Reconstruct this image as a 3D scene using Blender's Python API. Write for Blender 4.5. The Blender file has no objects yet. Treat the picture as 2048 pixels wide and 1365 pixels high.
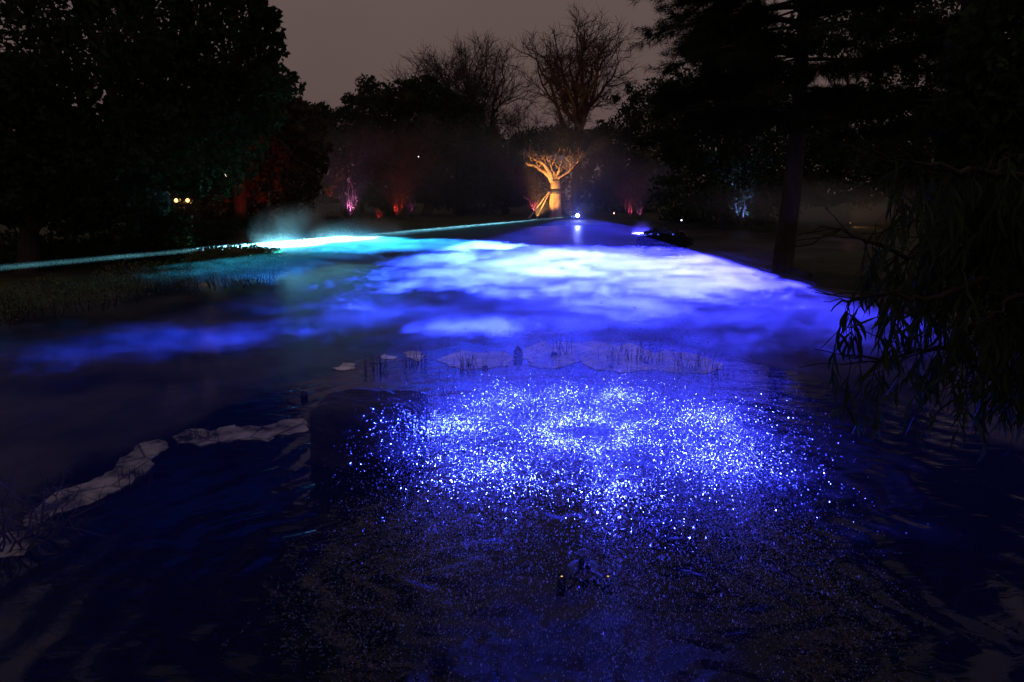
import bpy, math, random
import numpy as np
from mathutils import Vector, Matrix

random.seed(7)
rng = np.random.default_rng(7)
S = bpy.context.scene
COL = S.collection
R = math.radians

# ------------------------------------------------------------------ camera
CAM_Z = 3.2
PITCH = R(12.27)
F = 1365.0
cam = bpy.data.cameras.new('camera')
cam.lens = 24.0
cam.sensor_width = 36.0
cam.clip_start = 0.05
cam.clip_end = 2000
cam_o = bpy.data.objects.new('camera', cam)
cam_o.location = (0, 0, CAM_Z)
cam_o.rotation_euler = (math.pi / 2 - PITCH, 0, 0)
COL.objects.link(cam_o)
S.camera = cam_o

# ------------------------------------------------------------------ night sky (city-lit overcast)
W = bpy.data.worlds.new('World')
S.world = W
W.use_nodes = True
nt = W.node_tree
nt.nodes.clear()
wo = nt.nodes.new('ShaderNodeOutputWorld')
bg = nt.nodes.new('ShaderNodeBackground')
tc = nt.nodes.new('ShaderNodeTexCoord')
sp = nt.nodes.new('ShaderNodeSeparateXYZ')
cr = nt.nodes.new('ShaderNodeValToRGB')
cr.color_ramp.elements[0].position = 0.0
cr.color_ramp.elements[0].color = (0.100, 0.062, 0.062, 1)
cr.color_ramp.elements[1].position = 0.5
cr.color_ramp.elements[1].color = (0.128, 0.098, 0.086, 1)
ns = nt.nodes.new('ShaderNodeTexNoise')
ns.inputs['Scale'].default_value = 2.2
ns.inputs['Detail'].default_value = 3
mr = nt.nodes.new('ShaderNodeMapRange')
mr.inputs['To Min'].default_value = 0.90
mr.inputs['To Max'].default_value = 1.22
nt.links.new(tc.outputs['Generated'], sp.inputs[0])
nt.links.new(sp.outputs['Z'], cr.inputs[0])
nt.links.new(tc.outputs['Generated'], ns.inputs['Vector'])
nt.links.new(ns.outputs['Fac'], mr.inputs['Value'])
nt.links.new(cr.outputs[0], bg.inputs['Color'])
nt.links.new(mr.outputs[0], bg.inputs['Strength'])
nt.links.new(bg.outputs[0], wo.inputs[0])

S.view_settings.view_transform = 'Standard'
S.view_settings.look = 'None'
S.view_settings.exposure = 0.0
S.view_settings.gamma = 1.0
S.view_settings.use_curve_mapping = False
cy = S.cycles
cy.use_denoising = True
cy.light_sampling_threshold = 0.0
try:
    cy.denoiser = 'OPENIMAGEDENOISE'
except Exception:
    pass
cy.max_bounces = 6
cy.diffuse_bounces = 2
cy.glossy_bounces = 3
cy.transmission_bounces = 2
cy.transparent_max_bounces = 6
cy.volume_bounces = 0
cy.volume_max_steps = 64
cy.volume_step_rate = 1.0
cy.sample_clamp_indirect = 2.0
cy.caustics_reflective = False
cy.caustics_refractive = False

# ------------------------------------------------------------------ helpers
cP, sP = math.cos(PITCH), math.sin(PITCH)

def ray(px, py):
    r = (px - 1024) / F
    u = (682.5 - py) / F
    return r, cP + u * sP, -sP + u * cP

def on_z(px, py, z=0.0):
    r, dy, dz = ray(px, py)
    t = (z - CAM_Z) / dz
    return Vector((r * t, dy * t, z))

SHEET_Z = 0.9          # height of the laser fan at the projector
SHEET_Y = 70.4
SHEET_S = 0.0056      # the fan rises a little towards the camera
def sheet_z(y): return SHEET_Z + SHEET_S * (SHEET_Y - y)
def on_sheet(px, py):
    r, dy, dz = ray(px, py)
    t = (CAM_Z - SHEET_Z - SHEET_S * SHEET_Y) / (-dz - SHEET_S * dy)
    return Vector((r * t, dy * t, CAM_Z + dz * t))

def at(px, py, Y):
    r, dy, dz = ray(px, py)
    t = Y / dy
    return Vector((r * t, Y, CAM_Z + dz * t))

def tag(o, label=None, cat=None, group=None, kind=None):
    if label: o['label'] = label
    if cat: o['category'] = cat
    if group: o['group'] = group
    if kind: o['kind'] = kind
    return o

def link(name, me, mats=None, parent=None):
    o = bpy.data.objects.new(name, me)
    COL.objects.link(o)
    if mats is not None:
        for m in (mats if isinstance(mats, (list, tuple)) else [mats]):
            me.materials.append(m)
    if parent is not None:
        o.parent = parent
    return o

def empty(name, loc=(0, 0, 0), rz=0.0):
    o = bpy.data.objects.new(name, None)
    o.empty_display_size = 0.2
    o.location = loc
    o.rotation_euler = (0, 0, rz)
    COL.objects.link(o)
    return o

def np_mesh(name, V, Fc):
    """mesh from numpy arrays; Fc is (n,3) or (n,4)"""
    V = np.asarray(V, dtype=np.float32)
    Fc = np.asarray(Fc, dtype=np.int32)
    me = bpy.data.meshes.new(name)
    n, k = Fc.shape
    me.vertices.add(len(V))
    me.vertices.foreach_set('co', V.ravel())
    me.loops.add(n * k)
    me.loops.foreach_set('vertex_index', Fc.ravel())
    me.polygons.add(n)
    me.polygons.foreach_set('loop_start', np.arange(0, n * k, k, dtype=np.int32))
    me.polygons.foreach_set('loop_total', np.full(n, k, dtype=np.int32))
    me.update(calc_edges=True)
    return me

def smooth(me):
    me.polygons.foreach_set('use_smooth', np.ones(len(me.polygons), dtype=bool))
    return me

class Tubes:
    """collects tapered tubes along polylines, and builds them as one mesh"""
    def __init__(self, sides=5):
        self.V = []; self.F = []; self.n = 0; self.s = sides
    def add(self, pts, rad, sides=None):
        s = sides or self.s
        pts = np.asarray(pts, dtype=float)
        m = len(pts)
        rad = np.broadcast_to(np.asarray(rad, dtype=float), (m,))
        t = np.gradient(pts, axis=0)
        t /= (np.linalg.norm(t, axis=1, keepdims=True) + 1e-9)
        ref = np.array([0.31, 0.17, 0.93])
        if abs(t[0] @ ref) > 0.9: ref = np.array([0.9, 0.3, 0.1])
        a = np.cross(t, ref); a /= (np.linalg.norm(a, axis=1, keepdims=True) + 1e-9)
        b = np.cross(t, a)
        ang = np.linspace(0, 2 * math.pi, s, endpoint=False)
        ring = (a[:, None, :] * np.cos(ang)[None, :, None] + b[:, None, :] * np.sin(ang)[None, :, None]) * rad[:, None, None] + pts[:, None, :]
        self.V.append(ring.reshape(-1, 3))
        i = np.arange(m - 1)[:, None] * s
        j = np.arange(s)[None, :]
        jn = (j + 1) % s
        q = np.stack([i + j, i + jn, i + s + jn, i + s + j], axis=-1).reshape(-1, 4) + self.n
        self.F.append(q)
        self.n += m * s
    def mesh(self, name):
        return smooth(np_mesh(name, np.concatenate(self.V), np.concatenate(self.F)))
    def build(self, name, mat, parent=None):
        return link(name, self.mesh(name), mat, parent)

def lathe(profile, seg=20):
    """profile [(r,z)] -> V,F closed round z"""
    V = []; Fc = []
    m = len(profile)
    for r, z in profile:
        for k in range(seg):
            a = 2 * math.pi * k / seg
            V.append((r * math.cos(a), r * math.sin(a), z))
    for i in range(m - 1):
        for k in range(seg):
            kn = (k + 1) % seg
            Fc.append((i * seg + k, i * seg + kn, (i + 1) * seg + kn, (i + 1) * seg + k))
    return np.array(V), np.array(Fc)

def lathe_obj(name, profile, mat, parent=None, seg=20):
    V, Fc = lathe(profile, seg)
    me = np_mesh(name, V, Fc)
    return link(name, me, mat, parent)

def box_mesh(name, x0, x1, y0, y1, z0, z1):
    V = [(x, y, z) for z in (z0, z1) for y in (y0, y1) for x in (x0, x1)]
    Fc = [(0, 2, 3, 1), (4, 5, 7, 6), (0, 1, 5, 4), (2, 6, 7, 3), (0, 4, 6, 2), (1, 3, 7, 5)]
    return np_mesh(name, V, Fc)

def vnoise(P, seed=0):
    """cheap smooth pseudo noise from summed sines, P (n,3) -> (n,)"""
    g = np.random.default_rng(seed)
    out = np.zeros(len(P))
    amp = 1.0
    fr = 1.0
    for o in range(4):
        for k in range(3):
            d = g.normal(size=3); d /= np.linalg.norm(d)
            out += amp * np.sin((P @ d) * fr * 2.2 + g.uniform(0, 6.28))
        amp *= 0.55; fr *= 1.9
    return out / 4.0

# ------------------------------------------------------------------ materials
def mat_new(name):
    m = bpy.data.materials.new(name)
    m.use_nodes = True
    t = m.node_tree
    t.nodes.clear()
    out = t.nodes.new('ShaderNodeOutputMaterial')
    return m, t, out

def N(t, kind, **kw):
    n = t.nodes.new(kind)
    for k, v in kw.items():
        setattr(n, k, v)
    return n

def noisy(name, c1, c2, scale=3.0, rough=0.8, bump=0.3, bscale=20.0, spec=0.3, detail=6, stretch=None):
    m, t, out = mat_new(name)
    p = N(t, 'ShaderNodeBsdfPrincipled')
    p.inputs['Roughness'].default_value = rough
    p.inputs['Specular IOR Level'].default_value = spec
    co = N(t, 'ShaderNodeTexCoord')
    src = co.outputs['Object']
    if stretch:
        mp = N(t, 'ShaderNodeMapping')
        mp.inputs['Scale'].default_value = stretch
        t.links.new(src, mp.inputs['Vector'])
        src = mp.outputs[0]
    n1 = N(t, 'ShaderNodeTexNoise')
    n1.inputs['Scale'].default_value = scale
    n1.inputs['Detail'].default_value = detail
    t.links.new(src, n1.inputs['Vector'])
    r = N(t, 'ShaderNodeValToRGB')
    r.color_ramp.elements[0].position = 0.35
    r.color_ramp.elements[1].position = 0.65
    r.color_ramp.elements[0].color = (*c1, 1)
    r.color_ramp.elements[1].color = (*c2, 1)
    t.links.new(n1.outputs['Fac'], r.inputs[0])
    t.links.new(r.outputs[0], p.inputs['Base Color'])
    if bump:
        n2 = N(t, 'ShaderNodeTexNoise')
        n2.inputs['Scale'].default_value = bscale
        n2.inputs['Detail'].default_value = 5
        t.links.new(src, n2.inputs['Vector'])
        b = N(t, 'ShaderNodeBump')
        b.inputs['Strength'].default_value = bump
        b.inputs['Distance'].default_value = 0.05
        t.links.new(n2.outputs['Fac'], b.inputs['Height'])
        t.links.new(b.outputs[0], p.inputs['Normal'])
    t.links.new(p.outputs[0], out.inputs['Surface'])
    return m

def leafy(name, c1, c2, trans=0.35, rough=0.75):
    m, t, out = mat_new(name)
    co = N(t, 'ShaderNodeTexCoord')
    n1 = N(t, 'ShaderNodeTexNoise')
    n1.inputs['Scale'].default_value = 0.9
    n1.inputs['Detail'].default_value = 8
    t.links.new(co.outputs['Object'], n1.inputs['Vector'])
    r = N(t, 'ShaderNodeValToRGB')
    r.color_ramp.elements[0].position = 0.35
    r.color_ramp.elements[1].position = 0.65
    r.color_ramp.elements[0].color = (*c1, 1)
    r.color_ramp.elements[1].color = (*c2, 1)
    t.links.new(n1.outputs['Fac'], r.inputs[0])
    p = N(t, 'ShaderNodeBsdfPrincipled')
    p.inputs['Roughness'].default_value = rough
    p.inputs['Specular IOR Level'].default_value = 0.12
    tr = N(t, 'ShaderNodeBsdfTranslucent')
    mx = N(t, 'ShaderNodeMixShader')
    mx.inputs[0].default_value = trans
    t.links.new(r.outputs[0], p.inputs['Base Color'])
    t.links.new(r.outputs[0], tr.inputs['Color'])
    t.links.new(p.outputs[0], mx.inputs[1])
    t.links.new(tr.outputs[0], mx.inputs[2])
    t.links.new(mx.outputs[0], out.inputs['Surface'])
    return m

def emis(name, col, strength):
    m, t, out = mat_new(name)
    e = N(t, 'ShaderNodeEmission')
    e.inputs['Color'].default_value = (*col, 1)
    e.inputs['Strength'].default_value = strength
    t.links.new(e.outputs[0], out.inputs['Surface'])
    return m

M = {}
M['soil'] = noisy('grass_and_soil', (0.022, 0.030, 0.012), (0.050, 0.050, 0.026), 0.8, 0.95, 0.6, 9.0)
M['bark'] = noisy('dark_bark', (0.035, 0.026, 0.020), (0.085, 0.065, 0.050), 2.0, 0.9, 0.6, 14, stretch=(1, 1, 0.3))
M['twig'] = noisy('dark_twig', (0.010, 0.008, 0.007), (0.028, 0.022, 0.018), 3.0, 0.95, 0.3, 20)
M['pale_bark'] = noisy('pale_flaking_bark', (0.12, 0.080, 0.045), (0.55, 0.41, 0.24), 1.5, 0.85, 0.9, 9, stretch=(1, 1, 0.45))
M['leaf'] = leafy('evergreen_leaf', (0.018, 0.030, 0.010), (0.045, 0.070, 0.022))
M['leaf_brown'] = leafy('withered_leaf', (0.06, 0.045, 0.02), (0.13, 0.10, 0.05))
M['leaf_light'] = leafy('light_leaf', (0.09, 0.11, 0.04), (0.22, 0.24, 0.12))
M['needle'] = leafy('pine_needle', (0.012, 0.022, 0.012), (0.030, 0.045, 0.022), 0.2)
M['stone'] = noisy('wet_dark_stone', (0.010, 0.010, 0.011), (0.028, 0.027, 0.027), 3.0, 0.6, 0.8, 10)
M['pale_stone'] = noisy('pale_stone', (0.20, 0.19, 0.19), (0.34, 0.33, 0.33), 1.5, 0.85, 0.7, 6)
M['wood'] = noisy('weathered_wood', (0.04, 0.03, 0.022), (0.09, 0.07, 0.05), 4.0, 0.9, 0.5, 30, stretch=(1, 1, 0.15))
M['prop'] = noisy('pale_timber', (0.28, 0.22, 0.14), (0.42, 0.34, 0.22), 3.0, 0.8, 0.3, 25, stretch=(1, 1, 0.2))
M['metal'] = noisy('black_metal', (0.015, 0.015, 0.016), (0.03, 0.03, 0.03), 8.0, 0.45, 0.1, 40, spec=0.5)
M['reed'] = leafy('dead_reed', (0.035, 0.030, 0.020), (0.09, 0.075, 0.05), 0.2)

# ice: grey, plus a copy whitened with the mist's glow in its colour
for iname, ikey, i_lo, i_hi in (('grey_wet_ice', 'ice', (0.025, 0.025, 0.03, 1), (0.42, 0.39, 0.43, 1)), ('mist_lit_ice', 'lit_ice', (0.30, 0.30, 0.32, 1), (0.78, 0.76, 0.80, 1))):
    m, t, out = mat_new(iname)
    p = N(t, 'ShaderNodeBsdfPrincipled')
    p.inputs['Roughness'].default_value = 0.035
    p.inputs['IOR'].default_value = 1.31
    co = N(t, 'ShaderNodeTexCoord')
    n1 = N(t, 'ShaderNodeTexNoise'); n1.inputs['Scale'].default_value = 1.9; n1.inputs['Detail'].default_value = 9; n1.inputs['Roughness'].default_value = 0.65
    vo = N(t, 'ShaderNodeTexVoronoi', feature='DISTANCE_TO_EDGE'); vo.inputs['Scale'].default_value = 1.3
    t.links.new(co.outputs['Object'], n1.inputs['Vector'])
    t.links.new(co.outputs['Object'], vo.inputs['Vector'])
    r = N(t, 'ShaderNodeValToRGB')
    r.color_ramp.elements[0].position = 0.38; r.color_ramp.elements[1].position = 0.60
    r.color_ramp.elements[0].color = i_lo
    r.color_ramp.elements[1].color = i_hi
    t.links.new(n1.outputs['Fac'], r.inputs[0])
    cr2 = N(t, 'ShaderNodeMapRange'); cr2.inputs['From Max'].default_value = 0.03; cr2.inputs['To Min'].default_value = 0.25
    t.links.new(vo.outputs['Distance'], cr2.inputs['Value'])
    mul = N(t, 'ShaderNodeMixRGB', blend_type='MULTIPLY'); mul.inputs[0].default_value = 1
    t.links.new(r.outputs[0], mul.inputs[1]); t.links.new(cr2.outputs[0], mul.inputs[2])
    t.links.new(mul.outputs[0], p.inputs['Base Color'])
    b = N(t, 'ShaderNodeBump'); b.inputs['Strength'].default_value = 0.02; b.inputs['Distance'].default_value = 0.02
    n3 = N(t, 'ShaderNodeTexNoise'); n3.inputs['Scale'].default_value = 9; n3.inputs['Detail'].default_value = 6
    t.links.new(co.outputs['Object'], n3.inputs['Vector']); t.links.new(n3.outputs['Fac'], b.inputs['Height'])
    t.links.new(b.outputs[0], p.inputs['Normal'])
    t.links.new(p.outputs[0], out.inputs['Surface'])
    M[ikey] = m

# pond water
m, t, out = mat_new('pond_water')
co = N(t, 'ShaderNodeTexCoord')
p = N(t, 'ShaderNodeBsdfPrincipled')           # open water
p.inputs['Base Color'].default_value = (0.003, 0.005, 0.008, 1)
p.inputs['Roughness'].default_value = 0.015
p.inputs['IOR'].default_value = 1.33
p.inputs['Specular IOR Level'].default_value = 0.32
mp = N(t, 'ShaderNodeMapping'); mp.inputs['Scale'].default_value = (0.55, 1.0, 1.0)
t.links.new(co.outputs['Object'], mp.inputs['Vector'])
n1 = N(t, 'ShaderNodeTexNoise'); n1.inputs['Scale'].default_value = 6.0; n1.inputs['Detail'].default_value = 5; n1.inputs['Distortion'].default_value = 0.8
t.links.new(mp.outputs[0], n1.inputs['Vector'])
b = N(t, 'ShaderNodeBump'); b.inputs['Strength'].default_value = 0.7; b.inputs['Distance'].default_value = 0.012
t.links.new(n1.outputs['Fac'], b.inputs['Height'])
t.links.new(b.outputs[0], p.inputs['Normal'])
p2 = N(t, 'ShaderNodeBsdfPrincipled')          # thin dull ice film farther out
p2.inputs['Roughness'].default_value = 0.42
p2.inputs['Specular IOR Level'].default_value = 0.12
n2 = N(t, 'ShaderNodeTexNoise'); n2.inputs['Scale'].default_value = 0.5; n2.inputs['Detail'].default_value = 9
t.links.new(co.outputs['Object'], n2.inputs['Vector'])
r = N(t, 'ShaderNodeValToRGB')
r.color_ramp.elements[0].position = 0.35; r.color_ramp.elements[1].position = 0.7
r.color_ramp.elements[0].color = (0.010, 0.010, 0.014, 1); r.color_ramp.elements[1].color = (0.075, 0.066, 0.072, 1)
t.links.new(n2.outputs['Fac'], r.inputs[0]); t.links.new(r.outputs[0], p2.inputs['Base Color'])
mp2 = N(t, 'ShaderNodeMapping', vector_type='TEXTURE')
mp2.inputs['Location'].default_value = (0.9, 5.4, 0); mp2.inputs['Scale'].default_value = (6.0, 9.4, 1e6)
t.links.new(co.outputs['Object'], mp2.inputs['Vector'])
ln = N(t, 'ShaderNodeVectorMath', operation='LENGTH'); t.links.new(mp2.outputs[0], ln.inputs[0])
n3 = N(t, 'ShaderNodeTexNoise'); n3.inputs['Scale'].default_value = 1.1; n3.inputs['Detail'].default_value = 6
t.links.new(co.outputs['Object'], n3.inputs['Vector'])
ma = N(t, 'ShaderNodeMath', operation='MULTIPLY_ADD'); ma.inputs[1].default_value = 0.35
t.links.new(n3.outputs['Fac'], ma.inputs[0]); t.links.new(ln.outputs['Value'], ma.inputs[2])
fr = N(t, 'ShaderNodeMapRange', interpolation_type='SMOOTHSTEP'); fr.inputs['From Min'].default_value = 1.12; fr.inputs['From Max'].default_value = 1.26
t.links.new(ma.outputs[0], fr.inputs['Value'])
mx = N(t, 'ShaderNodeMixShader')
t.links.new(fr.outputs[0], mx.inputs[0]); t.links.new(p.outputs[0], mx.inputs[1]); t.links.new(p2.outputs[0], mx.inputs[2])
t.links.new(mx.outputs[0], out.inputs['Surface'])
M['water'] = m

# flying water drops: bright scatterers, light passes through from behind
m, t, out = mat_new('water_drops')
tp_ = N(t, 'ShaderNodeBsdfTransparent')
tr = N(t, 'ShaderNodeBsdfTranslucent'); tr.inputs['Color'].default_value = (0.9, 0.9, 0.9, 1)
gl = N(t, 'ShaderNodeBsdfGlossy'); gl.inputs['Color'].default_value = (0.35, 0.35, 0.35, 1); gl.inputs['Roughness'].default_value = 0.4
mx = N(t, 'ShaderNodeMixShader'); mx.inputs[0].default_value = 0.25
t.links.new(tr.outputs[0], mx.inputs[1]); t.links.new(gl.outputs[0], mx.inputs[2])
mx2 = N(t, 'ShaderNodeMixShader'); mx2.inputs[0].default_value = 0.75
t.links.new(tp_.outputs[0], mx2.inputs[1]); t.links.new(mx.outputs[0], mx2.inputs[2])
t.links.new(mx2.outputs[0], out.inputs['Surface'])
M['drops'] = m
m, t, out = mat_new('white_foam')
tr = N(t, 'ShaderNodeBsdfTranslucent'); tr.inputs['Color'].default_value = (0.25, 0.25, 0.25, 1)
df = N(t, 'ShaderNodeBsdfDiffuse'); df.inputs['Color'].default_value = (0.20, 0.20, 0.20, 1)
mx = N(t, 'ShaderNodeMixShader'); mx.inputs[0].default_value = 0.5
t.links.new(tr.outputs[0], mx.inputs[1]); t.links.new(df.outputs[0], mx.inputs[2])
t.links.new(mx.outputs[0], out.inputs['Surface'])
M['foam'] = m

# ------------------------------------------------------------------ ground and pond
SHORE = np.array([(-10.5, 2.2), (-13.5, 8), (-14.2, 14), (-13.9, 20), (-12.6, 25), (-12.7, 32), (-13.4, 42), (-11, 54),
                  (-4, 63.5), (5, 69), (13, 67.5), (22, 59), (25, 46), (17, 35), (10.4, 29.5), (9.6, 27), (10.2, 24), (14, 19), (14.5, 9), (11, 2.2), (0, 1.2)], float)

def shore_dist(X, Y):
    """signed distance to the shoreline, positive outside"""
    P = np.stack([X.ravel(), Y.ravel()], 1)
    d = np.full(len(P), 1e9)
    inside = np.zeros(len(P), bool)
    n = len(SHORE)
    for i in range(n):
        a = SHORE[i]; c = SHORE[(i + 1) % n]
        e = c - a
        u = np.clip(((P - a) @ e) / (e @ e), 0, 1)
        q = a + u[:, None] * e
        d = np.minimum(d, np.linalg.norm(P - q, axis=1))
        cond = ((a[1] > P[:, 1]) != (c[1] > P[:, 1]))
        with np.errstate(divide='ignore', invalid='ignore'):
            xi = (c[0] - a[0]) * (P[:, 1] - a[1]) / (c[1] - a[1]) + a[0]
        inside ^= cond & (P[:, 0] < xi)
    return np.where(inside, -d, d).reshape(X.shape)

def ground_z(x, y):
    X = np.atleast_1d(np.asarray(x, float)); Y = np.atleast_1d(np.asarray(y, float))
    d = shore_dist(X, Y)
    d = d + 0.25 * np.sin(X * 1.1 + 0.4) * np.sin(Y * 0.9)
    z = np.where(d < 0, np.maximum(-0.9, d * 0.55), np.minimum(d, 1.2) * 0.33 + np.clip(d - 1.2, 0, 60) * 0.012)
    z = z + np.where(d > 0.5, 0.06 * np.sin(X * 0.35) * np.sin(Y * 0.27 + 1), 0)
    return z

xs = np.unique(np.concatenate([np.linspace(-130, -30, 26), np.linspace(-30, 30, 101), np.linspace(30, 130, 26)]))
ys = np.unique(np.concatenate([np.linspace(-30, 0, 11), np.linspace(0, 90, 136), np.linspace(90, 210, 31)]))
X, Y = np.meshgrid(xs, ys)
Z = ground_z(X, Y)
nx, ny = len(xs), len(ys)
i, j = np.meshgrid(np.arange(nx - 1), np.arange(ny - 1))
q = np.stack([j * nx + i, j * nx + i + 1, (j + 1) * nx + i + 1, (j + 1) * nx + i], -1).reshape(-1, 4)
g = link('ground', smooth(np_mesh('ground', np.stack([X, Y, Z], -1).reshape(-1, 3), q)), M['soil'])
tag(g, 'dark grassy bank and lawn around the pond', kind='structure')

FC = on_z(1168, 1140)            # fountain centre on the water
FX, FY = FC.x, FC.y

xs = np.unique(np.round(np.concatenate([np.linspace(-30, -9, 12), np.arange(-9, 9.01, 0.05), np.linspace(9, 30, 12)]), 4))
ys = np.unique(np.round(np.concatenate([np.linspace(0, 2, 4), np.arange(2, 17.01, 0.05), np.linspace(17, 30, 30), np.linspace(30, 74, 30)]), 4))
X, Y = np.meshgrid(xs, ys)
rr = np.hypot(X - FX, Y - FY)
ph = np.arctan2(Y - FY, X - FX)
fade = np.clip((15.5 - Y) / 5, 0, 1) * np.clip((8.8 - np.abs(X)) / 1.5, 0, 1)
wob = 0.18 * np.sin(ph * 5 + 1.0) + 0.1 * np.sin(ph * 11 + rr) + 0.07 * np.sin(ph * 23)
rip = 0.010 * np.sin((rr + wob) * 2 * math.pi / 0.42) * np.exp(-np.clip(rr - 2.4, 0, 99) / 2.6) * np.clip(rr / 1.6, 0.3, 1)
rip += 0.007 * np.sin((rr * 1.0 + 0.5 * wob) * 2 * math.pi / 0.83 + 2)  * np.exp(-np.clip(rr - 2.4, 0, 99) / 3.5)
Pn = np.stack([X.ravel() * 4.6, Y.ravel() * 7.0, np.zeros(X.size)], 1)
chop = vnoise(Pn, 3).reshape(X.shape) * 0.0065 + vnoise(Pn * 0.35 + 5, 4).reshape(X.shape) * 0.007
Z = (rip + chop * np.exp(-np.clip(rr - 3.2, 0, 99) / 3.0)) * fade
nx, ny = len(xs), len(ys)
i, j = np.meshgrid(np.arange(nx - 1), np.arange(ny - 1))
q = np.stack([j * nx + i, j * nx + i + 1, (j + 1) * nx + i + 1, (j + 1) * nx + i], -1).reshape(-1, 4)
wtr = link('pond_water', smooth(np_mesh('pond_water', np.stack([X, Y, Z], -1).reshape(-1, 3), q)), M['water'])
tag(wtr, 'dark pond water with ripples spreading from the fountain', kind='structure')

# ------------------------------------------------------------------ laser projector (the light sheet)
LP = on_z(1155, 432, SHEET_Z)
lz = float(ground_z(LP.x, LP.y)[0])
proj = empty('laser_projector', (LP.x, LP.y, lz))
tag(proj, 'laser projector throwing a flat blue fan of light from the far bank', 'laser projector')
link('housing', box_mesh('housing', -0.26, 0.26, -0.02, 0.5, SHEET_Z - lz - 0.26, SHEET_Z - lz + 0.26), M['metal'], proj)
tb = Tubes(6)
for dx, dy in ((-0.35, -0.05), (0.35, -0.05), (0, 0.55)):
    tb.add([(0, 0.2, SHEET_Z - lz - 0.26), (dx, dy, 0)], [0.022, 0.018])
tb.build('tripod', M['metal'], proj)
V, Fc = lathe([(0.0, 0.0), (0.13, 0.0), (0.14, 0.04), (0.10, 0.09), (0.0, 0.11)], 20)
V = V[:, [0, 2, 1]]; V[:, 1] *= -1
V += (0, -0.021, SHEET_Z - lz)
link('lens', np_mesh('lens', V, Fc), emis('laser_lens_glow', (0.35, 0.38, 1.0), 220.0), proj)

def laser_light():
    L = bpy.data.lights.new('laser_fan', 'POINT')
    L.energy = 100000.0
    L.shadow_soft_size = 0.0
    L.use_nodes = True
    t = L.node_tree
    t.nodes.clear()
    out = N(t, 'ShaderNodeOutputLight')
    e = N(t, 'ShaderNodeEmission')
    ge = N(t, 'ShaderNodeNewGeometry')
    s = N(t, 'ShaderNodeSeparateXYZ')
    t.links.new(ge.outputs['Incoming'], s.inputs[0])
    def mth(op, a, b=None):
        n = N(t, 'ShaderNodeMath', operation=op)
        for k, v in enumerate((a, b)):
            if v is None: continue
            if isinstance(v, (int, float)): n.inputs[k].default_value = v
            else: t.links.new(v, n.inputs[k])
        return n.outputs[0]
    # azimuth from the -Y axis towards -X, degrees
    az = mth('MULTIPLY', mth('ARCTAN2', mth('MULTIPLY', s.outputs['X'], -1.0), mth('MULTIPLY', s.outputs['Y'], -1.0)), 57.29578)
    el = mth('MULTIPLY', mth('ARCSINE', mth('ADD', s.outputs['Z'], mth('MULTIPLY', s.outputs['Y'], SHEET_S))), 57.29578)
    u = N(t, 'ShaderNodeMapRange'); u.clamp = True
    u.inputs['From Min'].default_value = -8; u.inputs['From Max'].default_value = 24
    t.links.new(az, u.inputs['Value'])
    r = N(t, 'ShaderNodeValToRGB')
    stops = FAN
    el0 = r.color_ramp.elements
    while len(el0) < len(stops): el0.new(0.5)
    for k, (a, c, i_) in enumerate(stops):
        el0[k].position = (a + 8) / 32
    for k, (a, c, i_) in enumerate(stops):
        el0[k].position = (a + 8) / 32
        el0[k].color = (c[0] * i_, c[1] * i_, c[2] * i_, 1)
    t.links.new(u.outputs[0], r.inputs[0])
    def gauss(sig, amp):
        x = mth('DIVIDE', el, sig)
        return mth('MULTIPLY', mth('EXPONENT', mth('MULTIPLY', mth('MULTIPLY', x, x), -1.0)), amp)
    prof = mth('ADD', mth('ADD', gauss(0.036, 1.0), gauss(0.36, 0.006)), gauss(0.90, 0.0006))
    fo = N(t, 'ShaderNodeLightFalloff')
    fo.inputs['Strength'].default_value = LASER_W
    t.links.new(r.outputs[0], e.inputs['Color'])
    t.links.new(mth('MULTIPLY', prof, fo.outputs['Linear']), e.inputs['Strength'])
    t.links.new(e.outputs[0], out.inputs[0])
    o = bpy.data.objects.new('laser_fan', L)
    o.location = (LP.x, LP.y - 0.25, SHEET_Z)
    COL.objects.link(o)
    return o
BL = (0.050, 0.050, 1.0)
FAN = [(-2.7, BL, 0.0), (-2.6, (0.05, 0.05, 1), 0.8), (-2.4, (0.05, 0.05, 1), 0.5), (-0.4, (0.046, 0.042, 1), 0.9), (3.5, (0.034, 0.044, 1), 1.0),
       (7.0, (0.028, 0.048, 1), 1.1), (10.3, (0.024, 0.058, 1.0), 1.0), (11.3, (0.020, 0.062, 0.95), 0.7), (12.0, (0.010, 0.09, 0.6), 0.12),
       (15.0, (0.012, 0.20, 0.45), 0.10), (18.8, (0.02, 0.30, 0.42), 0.18), (20.4, (0.14, 0.62, 1.0), 1.2), (21.4, (0.24, 0.80, 1.0), 3.0), (22.3, (0.24, 0.80, 1.0), 3.0), (22.6, (0.1, 0.6, 0.9), 0.0)]
LASER_W = 40.0
laser_light()
L = bpy.data.lights.new('laser_spill', 'POINT'); L.energy = 500; L.color = (0.12, 0.16, 1.0); L.shadow_soft_size = 0.2
o = bpy.data.objects.new('laser_spill', L); o.location = (LP.x, LP.y - 0.6, SHEET_Z + 0.15); COL.objects.link(o)

# ------------------------------------------------------------------ air: haze box, mist bank, smoke
def volume_box(name, dims, density, color, aniso):
    m, t, out = mat_new(name + '_volume')
    pv = N(t, 'ShaderNodeVolumePrincipled')
    pv.inputs['Color'].default_value = (*color, 1)
    pv.inputs['Density'].default_value = density
    pv.inputs['Anisotropy'].default_value = aniso
    m.cycles.volume_sampling = 'EQUIANGULAR'
    t.links.new(pv.outputs[0], out.inputs['Volume'])
    return link(name, box_mesh(name, *dims), m)
hz = volume_box('haze', (-136, 136, -36, 216, -3.0, 46), 0.00012, (0.9, 0.9, 0.9), 0.0)
tag(hz, 'thin night haze hanging over the garden', kind='stuff')

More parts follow.
